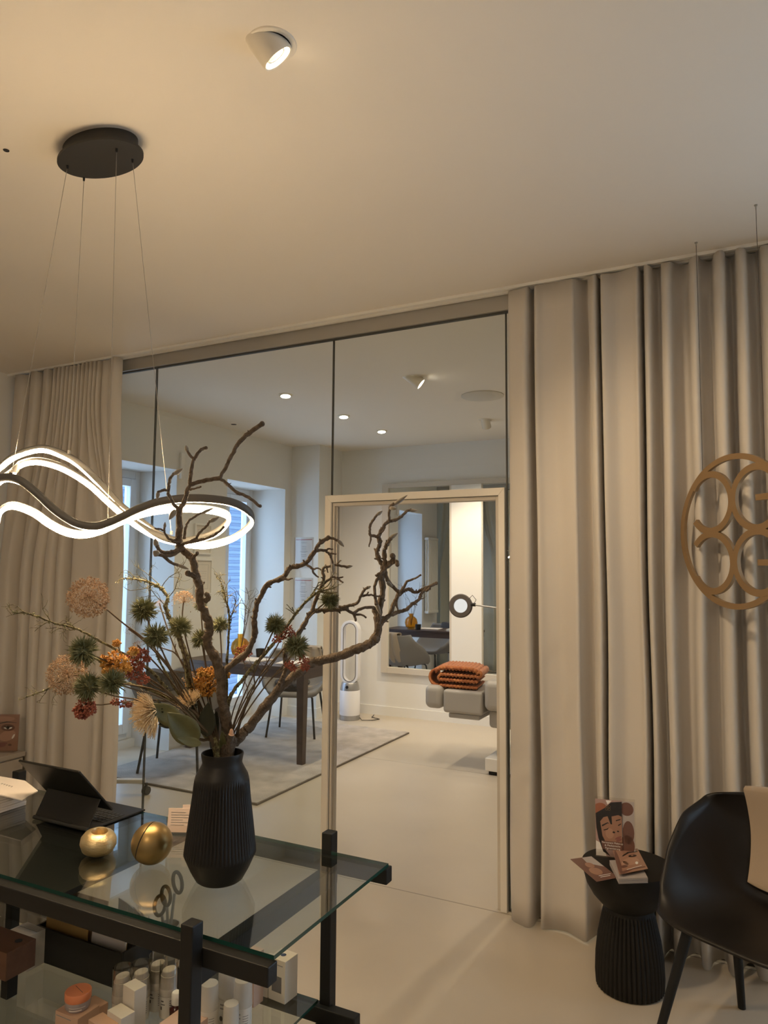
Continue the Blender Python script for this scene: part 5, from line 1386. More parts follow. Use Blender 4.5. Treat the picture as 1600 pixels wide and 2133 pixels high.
def bud(t, a, c, r=.0052):
    """furry bud from pixel a to pixel c (px, py, depth offset)"""
    A_, B_ = P(a[0], a[1], DV + a[2]), P(c[0], c[1], DV + c[2]); L_ = (B_ - A_).length; ax_ = (B_ - A_).normalized()
    b = MB(); b.lathe([(.0001, 0), (r * .6, L_ * .04), (r * .95, L_ * .25), (r, L_ * .42), (r * .75, L_ * .68), (r * .35, L_ * .9), (.0001, L_)], A_, n=12, axis=ax_)
    return b.build('bud', 'bud', t)
def branch_thing(name, label, cat, loc=None, group=None):
    return thing(name, label, cat, loc or (NECK.x, NECK.y, NECK.z), 0, group)

# ---- tall magnolia branch in the middle
t = branch_thing('magnolia_branch', 'tall bare magnolia branch rising from the vase through the lit lamp loop', 'branch')
b = MB()
a, c = neck(478)
main = [(479, 1538), (469, 1492), (462, 1440), (458, 1398), (444, 1363), (432, 1335), (436, 1310), (429, 1282), (416, 1254), (415, 1223), (406, 1188), (401, 1163), (383, 1148), (373, 1130), (374, 1078), (373, 1064)]
m3 = path3(main, 0, -.10); wood_tube(b, [c, a] + m3, .0160, .0085, 5, .22, 10, .0018); nubs(b, m3, .009, 2, .010)
E1 = -.10
up1 = path3([(373, 1064), (385, 1043), (391, 1020), (395, 1011), (399, 980), (404, 957)], E1, -.11); wood_tube(b, up1, .0075, .0045)
wood_tube(b, path3([(404, 957), (393, 945), (390, 938)], -.11, -.12), .004, .003); wood_tube(b, path3([(404, 957), (412, 944), (420, 936), (429, 933)], -.11, -.10), .0045, .0042)
sd_ = path3([(395, 1011), (420, 1003), (440, 999), (458, 996)], -.105, -.13); wood_tube(b, sd_, .0060, .0055); nubs(b, sd_, .004, 1, .006)
r_ = path3([(458, 996), (472, 970), (485, 944), (497, 924), (518, 903), (546, 883)], -.13, -.16); wood_tube(b, r_, .0045, .0062, 5); nubs(b, r_, .004, 1, .005)
r_ = path3([(458, 996), (475, 1009), (493, 1025), (518, 1036), (535, 1050), (542, 1054)], -.13, -.10); wood_tube(b, r_, .0045, .0040); nubs(b, r_, .003, 1, .006)
wood_tube(b, path3([(396, 1020), (405, 1018), (418, 1014)], -.105, -.13), .0032, .0022)
l_ = path3([(373, 1062), (362, 1050), (355, 1038), (350, 1025), (352, 1008), (356, 994), (362, 987)], E1, -.16); wood_tube(b, l_, .0050, .0038); nubs(b, l_, .003, 2, .005)
wood_tube(b, path3([(351, 1022), (343, 1020), (335, 1022), (330, 1025)], -.14, -.16), .0038, .0035)
wood_tube(b, path3([(373, 1132), (362, 1128), (350, 1120), (343, 1108), (342, 1100)], E1, -.15), .0045, .0022)
wood_tube(b, path3([(343, 1106), (332, 1102), (324, 1101)], -.14, -.15), .003, .002)
wood_tube(b, path3([(375, 1136), (390, 1131), (406, 1123), (416, 1110), (430, 1096), (437, 1086)], E1, -.13), .0042, .0030)
wood_tube(b, path3([(384, 1122), (387, 1100), (393, 1086), (406, 1076), (418, 1069)], E1, -.06), .0040, .0028)
r_ = path3([(378, 1134), (400, 1128), (420, 1124), (440, 1118), (455, 1108), (466, 1098)], E1, -.16); wood_tube(b, r_, .0046, .0032); nubs(b, r_, .003, 1, .006)
l_ = path3([(376, 1144), (358, 1150), (340, 1150), (330, 1143), (326, 1135)], E1, -.15); wood_tube(b, l_, .0060, .0042); nubs(b, l_, .004, 1, .006)
l_ = path3([(334, 1154), (345, 1162), (356, 1172), (370, 1177)], -.14, -.12); wood_tube(b, l_, .0045, .0036)
wood_tube(b, path3([(376, 1146), (362, 1156), (348, 1158), (330, 1155)], E1, -.14), .0048, .0042)
wood_tube(b, path3([(400, 1163), (405, 1158), (411, 1152)], -.09, -.1), .0050, .0042)
wood_tube(b, path3([(411, 1207), (402, 1199), (391, 1194)], -.07, -.09), .0075, .0070)
wood_tube(b, path3([(428, 1252), (434, 1246), (431, 1238)], -.06, -.07), .0080, .0060)
b.build('branch_wood', 'bark', t)
for a_, c_, r_ in (((362, 988, -.16), (381, 976, -.17), .0062), ((330, 1024, -.16), (327, 1041, -.16), .0055), ((366, 1062, -.12), (352, 1083, -.13), .0080), ((326, 1138, -.15), (323, 1121, -.15), .0072), ((330, 1156, -.14), (319, 1148, -.15), .0095), ((369, 1176, -.12), (394, 1186, -.12), .0050), ((437, 1087, -.13), (457, 1077, -.13), .0060), ((418, 1070, -.06), (446, 1058, -.05), .0048), ((390, 940, -.12), (387, 927, -.12), .0055), ((343, 1100, -.15), (344, 1087, -.15), .0040)):
    bud(t, a_, c_, r_)

# ---- big magnolia branch sweeping to the right
t = branch_thing('magnolia_branch', 'thick magnolia branch sweeping from the vase to the right in front of the open door', 'branch')
b = MB(); a, c = neck(490)
mp_ = [(489, 1546), (505, 1528), (525, 1508), (555, 1468), (585, 1432), (624, 1399), (645, 1382), (666, 1376), (708, 1366), (744, 1352), (768, 1342), (782, 1330)]
m3 = path3(mp_, 0, .04); wood_tube(b, [c, a] + m3, .0150, .0130, 5, .2, 10, .0016)
u3 = path3([(784, 1328), (788, 1305), (785, 1282), (783, 1272)], .04, .05); wood_tube(b, u3, .0120, .0100)
u4 = path3([(788, 1318), (789, 1290), (793, 1255), (798, 1228), (795, 1204), (800, 1182)], .04, .05); wood_tube(b, u4, .0085, .0095, 5, .3); nubs(b, u4, .010, 1, .008)
u5 = path3([(800, 1182), (790, 1165), (785, 1150), (792, 1132), (788, 1118)], .05, .05); wood_tube(b, u5, .0075, .0060, 5, .4); nubs(b, u5, .007, 1, .007)
wood_tube(b, path3([(788, 1118), (778, 1116), (771, 1114), (770, 1102), (772, 1092), (780, 1080), (786, 1072)], .05, .02), .0045, .0032)
wood_tube(b, path3([(772, 1114), (772, 1124), (769, 1138)], .04, .03), .0034, .0018)
r_ = path3([(787, 1119), (796, 1103), (806, 1089), (820, 1084), (834, 1078), (845, 1067), (856, 1062)], .05, .08); wood_tube(b, r_, .0058, .0036); nubs(b, r_, .003, 1, .006)
wood_tube(b, path3([(811, 1087), (811, 1068), (813, 1055), (820, 1050)], .055, .04), .0040, .0042)
wood_tube(b, path3([(792, 1112), (800, 1104), (802, 1098)], .05, .03), .0028, .0015)
r_ = path3([(800, 1182), (802, 1165), (801, 1148), (806, 1134), (814, 1122)], .05, .02); wood_tube(b, r_, .0075, .0052, 5, .4); nubs(b, r_, .006, 1, .008)
wood_tube(b, path3([(803, 1182), (812, 1174), (820, 1164), (818, 1158)], .05, .03), .0085, .0070, 4, .4); wood_tube(b, path3([(814, 1172), (826, 1170), (828, 1176)], .04, .02), .0060, .0055)
wood_tube(b, path3([(800, 1184), (806, 1204), (815, 1219), (830, 1232)], .05, .06), .0066, .0052)
wood_tube(b, path3([(798, 1190), (788, 1204), (781, 1222), (782, 1245), (784, 1258)], .045, .02), .0042, .0050)
wood_tube(b, path3([(783, 1200), (790, 1195), (797, 1190)], .04, .045), .004, .004)
r_ = path3([(790, 1306), (800, 1292), (812, 1281), (819, 1262), (825, 1248), (831, 1236)], .04, .08); wood_tube(b, r_, .0075, .0062); nubs(b, r_, .006, 2, .007)
r_ = path3([(831, 1238), (842, 1230), (854, 1228), (866, 1234), (880, 1228), (895, 1222), (909, 1215)], .08, .12); wood_tube(b, r_, .0058, .0046, 5, .3); nubs(b, r_, .004, 1, .006)
wood_tube(b, path3([(880, 1229), (888, 1230), (895, 1226)], .1, .09), .0048, .0040)
r_ = path3([(813, 1281), (828, 1276), (845, 1270), (862, 1256), (874, 1248), (878, 1236), (886, 1228)], .055, .10); wood_tube(b, r_, .0062, .0042, 5, .25); nubs(b, r_, .004, 1, .008)
r_ = path3([(833, 1234), (842, 1222), (848, 1212), (862, 1206), (876, 1198)], .08, .06); wood_tube(b, r_, .0045, .0026); nubs(b, r_, .003, 1, .007)
wood_tube(b, path3([(828, 1244), (826, 1258), (829, 1270)], .07, .06), .0045, .0022)
# fork with lichen back to the middle
wood_tube(b, path3([(583, 1432), (586, 1418), (594, 1403), (597, 1390), (594, 1365), (598, 1345)], .005, -.02), .0082, .0070, 5, .4)
r_ = path3([(600, 1350), (628, 1310), (642, 1285), (652, 1274), (672, 1271), (704, 1270), (722, 1268)], -.02, .0); wood_tube(b, r_, .0070, .0060, 5, .3); nubs(b, r_, .006, 1, .006)
r_ = path3([(722, 1269), (738, 1279), (752, 1281), (762, 1286)], .0, .01); wood_tube(b, r_, .0045, .0025)
r_ = path3([(736, 1278), (744, 1272), (760, 1266), (778, 1266)], .0, .04); wood_tube(b, r_, .0042, .0045)
wood_tube(b, path3([(738, 1279), (741, 1292)], .0, -.01), .005, .003)
r_ = path3([(706, 1265), (718, 1264), (733, 1260), (746, 1254), (752, 1240), (758, 1230), (766, 1224)], -.0, -.03); wood_tube(b, r_, .0050, .0036); nubs(b, r_, .003, 1, .006)
wood_tube(b, path3([(750, 1243), (765, 1239), (782, 1241), (798, 1244)], -.02, .0), .0036, .0024); wood_tube(b, path3([(762, 1240), (767, 1234)], -.02, -.02), .003, .002)
r_ = path3([(650, 1272), (658, 1248), (668, 1225), (674, 1205), (672, 1190), (676, 1182), (690, 1180)], -.02, -.02); wood_tube(b, r_, .0058, .0036); nubs(b, r_, .004, 1, .006)
wood_tube(b, path3([(688, 1180), (702, 1177), (720, 1181), (728, 1180)], -.02, -.01), .0036, .0034); wood_tube(b, path3([(702, 1177), (706, 1170), (710, 1168)], -.02, -.02), .0028, .0016)
wood_tube(b, path3([(670, 1222), (682, 1210), (693, 1202), (704, 1206), (714, 1213)], -.02, -.05), .0040, .0022); wood_tube(b, path3([(693, 1202), (706, 1204), (714, 1202)], -.03, -.03), .0030, .0018)
wood_tube(b, path3([(681, 1184), (683, 1192)], -.02, -.03), .003, .0016)
b.build('branch_wood', 'bark', t)
for a_, c_, r_ in (((785, 1073, .02), (797, 1064, .02), .0056), ((853, 1063, .08), (870, 1064, .08), .0054), ((820, 1052, .04), (849, 1031, .03), .0056), ((818, 1052, .05), (843, 1040, .05), .0048), ((812, 1058, .045), (826, 1060, .03), .0065), ((812, 1122, .02), (829, 1110, .02), .0062), ((783, 1256, .02), (794, 1282, .02), .0060), ((765, 1225, -.03), (773, 1221, -.03), .0045), ((720, 1181, -.01), (735, 1179, -.01), .0050), ((806, 1212, .05), (818, 1223, .05), .0060)):
    bud(t, a_, c_, r_)

# ---- arching branch
t = branch_thing('magnolia_branch', 'arching magnolia branch between lamp and door, its tip bent down to a bud', 'branch')
b = MB(); a, c = neck(470)
r_ = [(470, 1520), (466, 1470), (462, 1420), (468, 1398), (490, 1378), (512, 1362), (520, 1350), (528, 1330), (531, 1318), (530, 1290), (533, 1272), (537, 1252), (546, 1238), (556, 1220), (570, 1211), (588, 1204), (596, 1195), (604, 1183), (620, 1179), (636, 1174), (646, 1162), (657, 1148), (662, 1138), (668, 1130), (684, 1120)]
m3 = path3(r_, .02, -.16); wood_tube(b, [c, a] + m3, .0100, .0052, 4, .35, 9, .0012); nubs(b, m3[6:], .006, 2, .006)
r2 = path3([(684, 1120), (694, 1122), (704, 1126)], -.16, -.17); wood_tube(b, r2, .0040, .0030)
r2 = path3([(659, 1148), (672, 1146), (682, 1150), (690, 1160), (693, 1176)], -.14, -.12); wood_tube(b, r2, .0042, .0026)
wood_tube(b, path3([(678, 1147), (686, 1143), (693, 1144)], -.13, -.13), .003, .0016); wood_tube(b, path3([(685, 1153), (694, 1154), (700, 1154)], -.13, -.13), .0028, .0016)
wood_tube(b, path3([(640, 1177), (648, 1183), (653, 1186), (660, 1183), (668, 1187)], -.13, -.16), .0036, .0016); wood_tube(b, path3([(652, 1186), (655, 1196), (663, 1202)], -.14, -.14), .0032, .0018)
wood_tube(b, path3([(590, 1204), (600, 1208), (609, 1205)], -.11, -.13), .0042, .0016); wood_tube(b, path3([(637, 1172), (642, 1167)], -.13, -.13), .0032, .002)
b.build('branch_wood', 'bark', t)
bud(t, (703, 1125, -.17), (717, 1139, -.17), .0055); bud(t, (693, 1174, -.12), (694, 1196, -.12), .0052)

# ---- lichened twigs
def rtwig(b, p, d, L, r, lvl=2):
    n_ = 4; pts = [Vector(p)]; d = Vector(d).normalized()
    for i in range(n_):
        d = (d + Vector([random.uniform(-.4, .4) for _ in range(3)])).normalized(); pts.append(pts[-1] + d * L / n_)
    b.tube(pts, [r * (1 - .45 * i / n_) for i in range(n_ + 1)], 5)
    if lvl > 0:
        for i in (1, 2, 3, 4):
            if random.random() < .75:
                dd = (d + Vector([random.uniform(-1, 1) for _ in range(3)])).normalized(); rtwig(b, pts[i], dd, L * .55, r * .6, lvl - 1)
def lichen(b, P3, r, n_):
    S3 = [Vector(q_) for q_ in spline([tuple(p_) for p_ in P3], 5)]
    for k in range(n_):
        p_ = random.choice(S3); d = Vector([random.uniform(-1, 1) for _ in range(3)]).normalized()
        b.octa(p_ + d * r * random.uniform(.8, 1.3), random.uniform(.0015, .0042), d, .7)
def twig_thing(label, px0, pts, d1, r0, r1, tips, nl=60, mt='lichen', group=None, lich=True):
    t = branch_thing('lichened_twig' if lich else 'dry_stem', label, 'twig', group=group)
    b = MB(); a, c = neck(px0); m3 = path3(pts, 0, d1); wood_tube(b, [c, a] + m3, r0, r1, 4, .3, 7)
    for i, L, lv in tips:
        p_ = m3[i]; d = (m3[i] - m3[max(i - 1, 0)]).normalized() + Vector([random.uniform(-.8, .8) for _ in range(3)])
        rtwig(b, p_, d, L, r1 * .8, lv)
    b.build('twig_wood', mt, t)
    if nl:
        b = MB(); lichen(b, m3, (r0 + r1) / 2, nl); b.build('lichen_tufts', 'needle' if mt == 'lichen' else mt, t)['kind'] = 'stuff'
    return t
twig_thing('forked lichened twig reaching far left across the curtain, upper one', 432, [(420, 1520), (400, 1490), (378, 1471), (345, 1432), (315, 1398), (266, 1366), (220, 1342), (185, 1322), (157, 1310), (105, 1295), (63, 1279), (30, 1276)], -.22, .0062, .0016, [(8, .07, 2), (9, .05, 1), (10, .05, 1), (10, .05, 1), (7, .06, 2), (11, .03, 1), (8, .05, 2), (9, .06, 1)], 70)
twig_thing('lichened twig reaching far left below the beige flower balls, lower one', 436, [(428, 1530), (400, 1500), (372, 1470), (330, 1444), (280, 1426), (235, 1415), (203, 1372), (178, 1390), (140, 1412), (98, 1436), (56, 1452)], -.12, .0060, .0014, [(9, .05, 1), (8, .06, 2), (9, .05, 1), (10, .02, 1), (8, .04, 2)], 50)
twig_thing('mossy forked branch leaning up left from the vase, with bare twiggy top', 440, [(430, 1530), (405, 1482), (395, 1420), (388, 1370), (380, 1345), (365, 1310), (352, 1285), (345, 1262), (350, 1245), (335, 1225), (318, 1216), (290, 1208), (262, 1204)], .06, .0125, .0020, [(8, .07, 2), (9, .07, 2), (10, .06, 2), (11, .05, 1), (12, .03, 1), (7, .09, 2), (9, .08, 2), (10, .06, 2), (6, .06, 1)], 170)
twig_thing('slim mossy twig just right of the tall magnolia branch with a fuzzy forked top', 462, [(468, 1500), (472, 1440), (472, 1387), (476, 1328), (478, 1290), (474, 1262), (466, 1238), (463, 1222)], .07, .0050, .0022, [(4, .07, 2), (5, .06, 2), (6, .05, 2), (7, .04, 2), (4, .09, 2), (5, .08, 2), (3, .05, 1)], 120)
twig_thing('lichened twig slanting up right through the green thistle balls', 474, [(470, 1520), (474, 1470), (486, 1440), (507, 1414), (525, 1392), (540, 1375), (567, 1345), (588, 1318), (609, 1288), (628, 1264), (645, 1246), (664, 1232)], -.10, .0065, .0034, [(8, .06, 1), (10, .05, 1), (11, .06, 2), (11, .06, 2), (11, .05, 2)], 120)
twig_thing('thin mossy twig left of centre leaning over the left curtain', 428, [(415, 1520), (395, 1480), (365, 1435), (345, 1400), (330, 1372), (318, 1340), (312, 1325)], -.05, .0042, .0022, [(4, .04, 1), (5, .04, 1)], 40)
twig_thing('smooth budded stem right of the vase mouth, longest of its pair', 484, [(488, 1555), (500, 1510), (515, 1465), (535, 1430), (555, 1400), (580, 1365), (600, 1342)], -.08, .0030, .0018, [(3, .05, 1), (4, .06, 1), (5, .05, 1), (6, .03, 1), (5, .06, 1)], 0, 'stem', lich=False)
twig_thing('smooth budded stem right of the vase mouth, shorter of its pair', 480, [(486, 1550), (498, 1505), (515, 1462), (528, 1440), (530, 1405), (528, 1385)], -.10, .0028, .0016, [(2, .05, 1), (3, .04, 1), (4, .04, 1), (5, .03, 1)], 0, 'stem', lich=False)
twig_thing('thin dark stem crossing behind the mossy branch left of centre', 436, [(425, 1530), (415, 1480), (405, 1430), (392, 1400), (366, 1362), (340, 1350), (325, 1343)], .03, .0030, .0016, [(3, .04, 1), (4, .03, 1)], 0, 'stem', lich=False)

# ---- green needle balls (thistles)
def needle_ball(label, px, py, d, rpx, stem_pts, n_=420, group='grey green needle balls'):
    c_ = P(px, py, DV + d); r = rpx / F_PX * DV
    t = thing('thistle_stem', label, 'flower', (NECK.x, NECK.y, NECK.z), 0, group)
    b = MB(); a, c = neck(stem_pts[0]); n2 = len(stem_pts[1])
    m3 = [P(q_[0], q_[1], DV + d * (i + 1) / (n2 + 1)) for i, q_ in enumerate(stem_pts[1])]
    S3 = [Vector(q_) for q_ in spline([tuple(q_) for q_ in [c, a] + m3 + [c_]], 4)]
    b.tube(S3, [.0021] * (len(S3) - 1) + [.0016], 6); b.build('stem', 'stem', t)
    b = MB(); b.ball(c_, r * .48, 8, 6)
    axis_ = (c_ - m3[-1]).normalized() if m3 else Vector((0, 0, 1))
    for k in range(n_):
        u_ = random.uniform(-1, 1); th_ = random.uniform(0, 2 * pi); s_ = sqrt(1 - u_ * u_)
        d_ = Vector((s_ * cos(th_), s_ * sin(th_), u_))
        if d_.dot(axis_) < -.75: continue
        L_ = r * random.uniform(.70, 1.12)
        p0 = c_ + d_ * r * .25; p1 = c_ + (d_ + Vector([random.uniform(-.22, .22) for _ in range(3)])).normalized() * L_
        b.spike(p0, p1, r * .085)
        if k % 3 == 0:
            q_ = p0.lerp(p1, .6); b.spike(q_, q_ + (p1 - p0).normalized() * r * .32 + Vector([random.uniform(-1, 1) for _ in range(3)]) * r * .18, r * .03)
    b.build('needle_head', 'needle', t, smooth=0)
balls = [(300, 1272, -.05, 30, (430, [(400, 1480), (350, 1380), (320, 1320)]), 'needle ball high at the left of the tall branch, over the bare twigs'),
 (325, 1325, -.14, 29, (434, [(405, 1490), (365, 1420), (340, 1360)]), 'darkest round needle ball left of the vase, in front of the mossy branch'),
 (374, 1308, -.02, 28, (440, [(420, 1480), (395, 1400), (382, 1350)]), 'needle ball just left of the tall magnolia branch'),
 (420, 1332, .05, 25, (448, [(440, 1480), (430, 1400)]), 'needle ball partly behind the tall magnolia branch'),
 (458, 1303, .10, 22, (462, [(462, 1460), (462, 1380)]), 'small needle ball behind and right of the tall magnolia branch'),
 (418, 1262, .06, 15, (452, [(440, 1470), (425, 1350)]), 'smallest needle tuft high behind the tall magnolia branch'),
 (175, 1356, -.24, 32, (424, [(395, 1490), (320, 1420), (240, 1385)]), 'needle ball before the left curtain, left of the orange flowers'),
 (184, 1432, -.22, 30, (424, [(400, 1505), (320, 1465), (240, 1450)]), 'needle ball before the left curtain, just above the rust red umbel'),
 (234, 1422, -.26, 28, (428, [(405, 1500), (340, 1455), (280, 1436)]), 'needle ball below the orange flowers at the left'),
 (574, 1301, -.12, 25, (482, [(500, 1470), (540, 1380), (562, 1330)]), 'needle ball right of the vase before the white reveal'),
 (618, 1347, -.14, 27, (486, [(510, 1490), (560, 1420), (600, 1375)]), 'needle ball over the right end of the dining table'),
 (686, 1250, -.03, 23, (480, [(520, 1440), (600, 1340), (655, 1275)]), 'needle ball in front of the door post')]
for x_, y_, d_, r_, s_, lb in balls: needle_ball('grey green ' + lb, x_, y_, d_, r_, s_)

# ---- beige allium heads
def umbel(label, px, py, d, rpx, stem_pts, flat=1.0, n_=760):
    c_ = P(px, py, DV + d); r = rpx / F_PX * DV
    t = thing('dried_allium', label, 'flower', (NECK.x, NECK.y, NECK.z), 0, 'dried beige umbels')
    b = MB(); a, c = neck(stem_pts[0]); n2 = len(stem_pts[1])
    m3 = [P(q_[0], q_[1], DV + d * (i + 1) / (n2 + 1)) for i, q_ in enumerate(stem_pts[1])]
    S3 = [Vector(q_) for q_ in spline([tuple(q_) for q_ in [c, a] + m3 + [c_]], 4)]
    b.tube(S3, .0021, 6); b.build('stem', 'stem', t)
    ax_ = (c_ - m3[-1]).normalized()
    b = MB()
    for k in range(n_):
        u_ = 1 - 2 * (k + .5) / n_; th_ = k * 2.39996; s_ = sqrt(1 - u_ * u_)
        d_ = Vector((s_ * cos(th_), s_ * sin(th_), u_))
        if flat < 1: d_ = (d_ + ax_ * .9).normalized() ; 
        R0 = r * random.uniform(.72, 1.03)
        p1 = c_ + d_ * R0
        if flat < 1: p1 -= ax_ * r * .55
        if k % 5 == 0: b.spike(c_ if flat >= 1 else c_ - ax_ * r * .5, p1, r * .012)
        for q_ in range(3):
            e_ = (d_ + Vector([random.uniform(-.7, .7) for _ in range(3)])).normalized()
            b.spike(p1, p1 + e_ * r * .13, r * .022); 
        b.octa(p1 + d_ * r * .04, r * .046)
    b.build('flower_head', 'allium', t, smooth=0)
umbel('largest beige umbel ball high before the left curtain', 184, 1245, -.18, 37, (430, [(418, 1500), (385, 1433), (332, 1363), (297, 1328), (259, 1300), (218, 1266)]))
umbel('beige umbel ball low before the left curtain, behind the needle balls', 140, 1405, -.14, 37, (428, [(400, 1490), (330, 1440), (260, 1425), (190, 1410)]))
umbel('flat glowing beige umbel above the needle balls, left of the tall branch', 384, 1243, .06, 25, (446, [(420, 1450), (392, 1350), (380, 1290)]), .5, 260)
umbel('small beige umbel beside the blue window strip', 268, 1310, -.10, 11, (432, [(405, 1480), (350, 1390), (300, 1335)]), 1.0, 90)
umbel('small pale umbel among the bare twigs left of centre', 332, 1256, .08, 14, (440, [(410, 1450), (360, 1340)]), .5, 110)
umbel('small pinkish umbel in front of the mossy branch, left of the darkest needle ball', 285, 1343, -.12, 14, (430, [(400, 1480), (340, 1400)]), .5, 110)

# ---- orange and rust clusters
def cluster(label, blobs, mt, name, d, stem_pts, n_per=120, rs=.0036):
    t = thing(name, label, 'flower', (NECK.x, NECK.y, NECK.z))
    b = MB(); a, c = neck(stem_pts[0]); n2 = len(stem_pts[1])
    m3 = [P(q_[0], q_[1], DV + d * (i + 1) / (n2 + 1)) for i, q_ in enumerate(stem_pts[1])]
    end = P(blobs[0][0], blobs[0][1], DV + d)
    S3 = [Vector(q_) for q_ in spline([tuple(q_) for q_ in [c, a] + m3 + [end]], 4)]
    b.tube(S3, .0018, 6)
    for x_, y_, r_ in blobs:
        b.tube([S3[-3], P(x_, y_, DV + d)], .0012, 4)
    b.build('stem', 'stem', t)
    b = MB()
    for x_, y_, rp in blobs:
        r = 1.28 * rp / F_PX * DV; cc_ = P(x_, y_, DV + d + random.uniform(-.02, .02))
        for k in range(n_per):
            d_ = Vector([random.gauss(0, 1) for _ in range(3)]).normalized()
            p_ = cc_ + Vector((d_.x * r, d_.y * r, d_.z * r * .8)) * random.uniform(.6, 1.05)
            b.octa(p_, rs * random.uniform(.6, 1.2), d_, 1.3)
            if k % 6 == 0: b.spike(cc_, p_, .0006)
    b.build('flower_head', mt, t, smooth=0)
cluster('large orange yellow flower umbel left of the tall branch above the cream flowers', [(425, 1415, 14), (405, 1425, 14), (438, 1402, 12), (445, 1430, 13), (412, 1440, 13), (432, 1440, 12), (470, 1404, 8), (462, 1420, 9), (420, 1400, 9), (455, 1400, 7)], 'orange', 'orange_yarrow', .02, (446, [(440, 1520), (435, 1470)]))
cluster('orange yellow flower cluster at the left before the curtain edge', [(240, 1368, 12), (222, 1385, 8), (255, 1380, 12), (243, 1340, 6), (245, 1395, 11), (225, 1400, 8), (262, 1392, 9), (278, 1357, 8), (215, 1372, 5)], 'orange', 'orange_yarrow', -.20, (432, [(410, 1500), (350, 1440), (290, 1400)]), 80)
cluster('rust red flower cluster right beside the orange one at the left', [(278, 1365, 12), (296, 1360, 9), (306, 1373, 6), (270, 1392, 13), (285, 1405, 13), (298, 1415, 10), (262, 1405, 9), (290, 1388, 9)], 'rustfl', 'rust_yarrow', -.16, (434, [(412, 1505), (360, 1450), (310, 1420)]), 90, .0028)
cluster('rust red umbel hanging lowest at the left before the curtain', [(176, 1466, 12), (166, 1478, 9), (186, 1480, 9), (176, 1490, 6), (164, 1488, 6), (190, 1470, 7)], 'rustfl', 'rust_yarrow', -.24, (430, [(400, 1480), (330, 1458), (260, 1462), (210, 1468)]), 70, .0036)
cluster('small rust red tuft on the stem above the cream flower', [(255, 1466, 8), (240, 1462, 7), (268, 1468, 5)], 'rustfl', 'rust_yarrow', -.18, (434, [(400, 1478), (330, 1460), (290, 1462)]), 50, .0026)
cluster('dark rust red umbel over the dining table edge', [(498, 1358, 10), (510, 1352, 9), (515, 1362, 8), (496, 1370, 7), (505, 1372, 6)], 'rustfl', 'rust_yarrow', .05, (478, [(486, 1480), (510, 1420), (512, 1390)]), 60, .0026)
cluster('rust red flowers below the upper right needle ball', [(588, 1322, 10), (600, 1312, 10), (578, 1332, 8), (608, 1322, 7)], 'rustfl', 'rust_yarrow', -.08, (484, [(505, 1480), (545, 1400), (575, 1350)]), 60, .0026)
cluster('rust red flowers hanging below the lower right needle ball', [(603, 1385, 8), (632, 1378, 9), (636, 1390, 7), (610, 1392, 6), (628, 1366, 5)], 'rustfl', 'rust_yarrow', -.10, (486, [(510, 1490), (560, 1420), (590, 1395)]), 60, .0026)
cluster('pinkish brown seed heads left of the large orange umbel', [(398, 1405, 7), (386, 1415, 6), (402, 1418, 5)], 'allium', 'seed_head_stem', .06, (442, [(425, 1500), (405, 1440)]), 30, .0022)

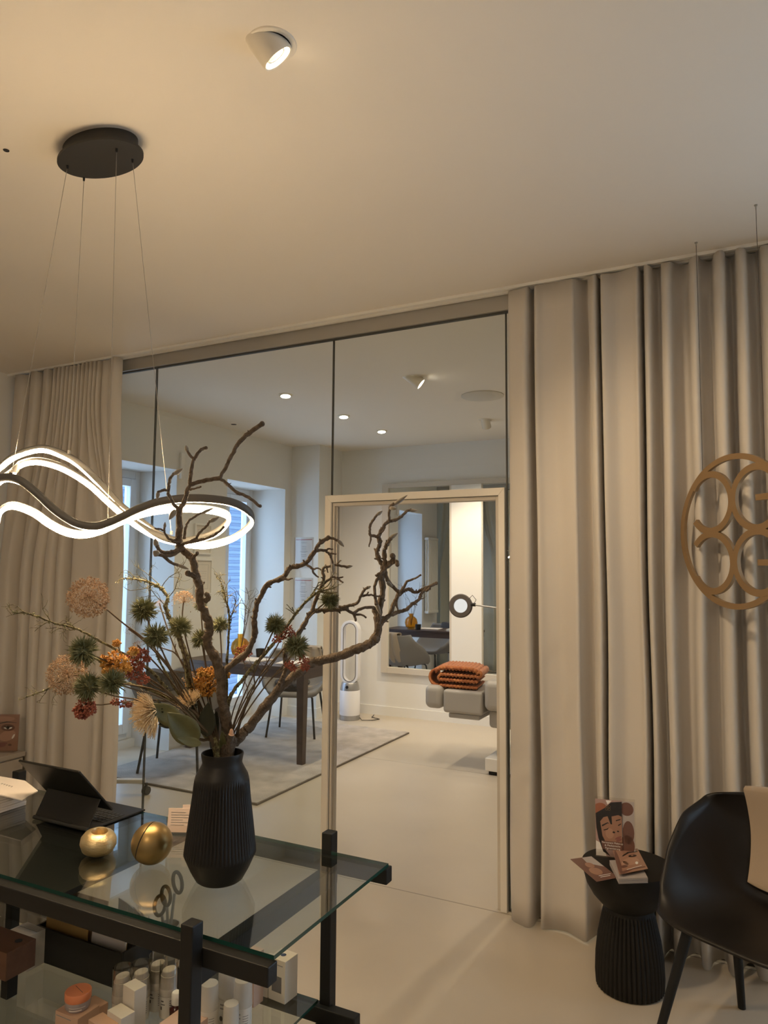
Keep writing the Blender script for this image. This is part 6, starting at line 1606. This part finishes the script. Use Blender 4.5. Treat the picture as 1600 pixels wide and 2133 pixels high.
# ---- cream pincushions with leaves
def leafmesh(b, base, tip, w, nrm, bend=.0):
    base, tip = Vector(base), Vector(tip); ax_ = tip - base; L_ = ax_.length; ax_.normalize(); sd2 = ax_.cross(nrm).normalized(); nr = sd2.cross(ax_)
    def f_(u, v):
        s_ = 2 * u - 1; wv = w * sin(pi * min(1, v * 1.02) ** .8) ** .8
        return base + ax_ * L_ * v + sd2 * s_ * wv + nr * (abs(s_) * wv * .35 - bend * sin(v * pi) + .002 * sin(v * 40) * abs(s_))
    b.grid(f_, 7, 14)
def pincushion(label, px, py, d, rpx, axis_px, stem_pts, leaves, n_=260, spread=1.15):
    t = thing('pincushion_flower', label, 'flower', (NECK.x, NECK.y, NECK.z))
    c_ = P(px, py, DV + d); r = rpx / F_PX * DV
    ax_ = (P(axis_px[0], axis_px[1], DV + d + (axis_px[2] if len(axis_px) > 2 else 0)) - c_).normalized()
    b = MB(); a, c = neck(stem_pts[0]); n2 = len(stem_pts[1])
    m3 = [P(q_[0], q_[1], DV + d * (i + 1) / (n2 + 1)) for i, q_ in enumerate(stem_pts[1])]
    S3 = [Vector(q_) for q_ in spline([tuple(q_) for q_ in [c, a] + m3 + [c_]], 4)]
    b.tube(S3, .0045, 7); b.build('stem', 'stem', t)
    b = MB()
    x_ = ax_.orthogonal().normalized(); y_ = ax_.cross(x_)
    for k in range(n_):
        th_ = random.uniform(0, 2 * pi); ph = spread * sqrt(random.random())
        d_ = (ax_ * cos(ph) + (x_ * cos(th_) + y_ * sin(th_)) * sin(ph)).normalized()
        L_ = r * random.uniform(.8, 1.08); p0 = c_ + d_ * r * .2
        cur = Vector([random.uniform(-.08, .08) for _ in range(3)]) * r
        pts = [p0, p0 + d_ * L_ * .5 + cur * .3, p0 + d_ * L_ * .82 + cur + Vector((0, 0, -.04 * r))]
        b.tube(pts, [r * .016, r * .014, r * .010], 3, cap=False); b.octa(pts[-1], r * .022, d_, 1.6)
    b.build('filament_head', 'creamfil', t, smooth=0)
    b = MB(); b.ball(c_ - ax_ * r * .06, r * .30, 12, 8)
    for k in range(16):
        th_ = 2 * pi * k / 16; d_ = (-ax_ * .25 + x_ * cos(th_) + y_ * sin(th_)).normalized()
        b.spike(c_ - ax_ * r * .1, c_ + d_ * r * .46, r * .17, 4)
    b.build('dark_bracts', 'leafdark', t, smooth=0)
    for lf in leaves:
        b = MB(); leafmesh(b, P(lf[0], lf[1], DV + d + lf[4]), P(lf[2], lf[3], DV + d + lf[5]), lf[6] / F_PX * DV, Vector((-_f.x + lf[7], -_f.y, -_f.z + .5)), .006)
        b.build('leaf', lf[8], t, solid=.0012, smooth=80)
pincushion('cream pincushion flower turned left, its long threads hanging over the curtain gap', 328, 1480, -.14, 48, (285, 1492, -.03), (436, [(415, 1540), (380, 1510), (350, 1490)]),
    [(378, 1508, 312, 1466, .0, -.03, 19, .3, 'leaf'), (412, 1546, 348, 1484, .0, -.05, 25, -.1, 'leaf'), (420, 1550, 368, 1538, -.03, -.06, 9, .0, 'leaf'), (368, 1500, 330, 1510, .02, .03, 12, .3, 'leafdark')], 420, 1.25)
pincushion('smaller cream pincushion flower behind the branches above the vase', 398, 1470, -.02, 34, (388, 1448, -.02), (444, [(430, 1530), (412, 1500)]),
    [(430, 1535, 434, 1462, -.02, -.02, 18, .0, 'leafdark'), (438, 1545, 452, 1480, .02, .02, 12, .0, 'leafdark'), (405, 1520, 392, 1478, -.03, -.04, 10, .0, 'leaf')], 260, .95)
# stump end and dry curled leaf at the mouth
t = thing('cut_branch', 'short cut branch end with pale wood at the right of the vase mouth', 'branch', (NECK.x, NECK.y, NECK.z))
b = MB(); a, c = neck(484); tip = P(482, 1530, DV - .035)
b.tube([c, a + Vector((0, 0, -.01)), a.lerp(tip, .5), tip], [.008, .010, .010, .009], 9); b.build('branch_wood', 'bark', t)
b = MB(); b.lathe([(.0001, .002), (.0085, .0005)], tip, n=12, axis=(tip - a)); b.ball(tip + Vector((0, 0, .004)), .008, 8, 6, (.9, .6, 1.6)); b.build('cut_end', 'peach', t)
t = thing('olive_leaf', 'curled olive leaf standing in the vase mouth before the branches', 'leaf', (NECK.x, NECK.y, NECK.z))
b = MB(); a, c = neck(470); leafmesh(b, a + Vector((0, 0, -.06)), P(462, 1522, DV - .045), .014, Vector((-_f.x, -_f.y, 0)), .01); b.build('leaf_blade', 'leaf', t, solid=.0012)
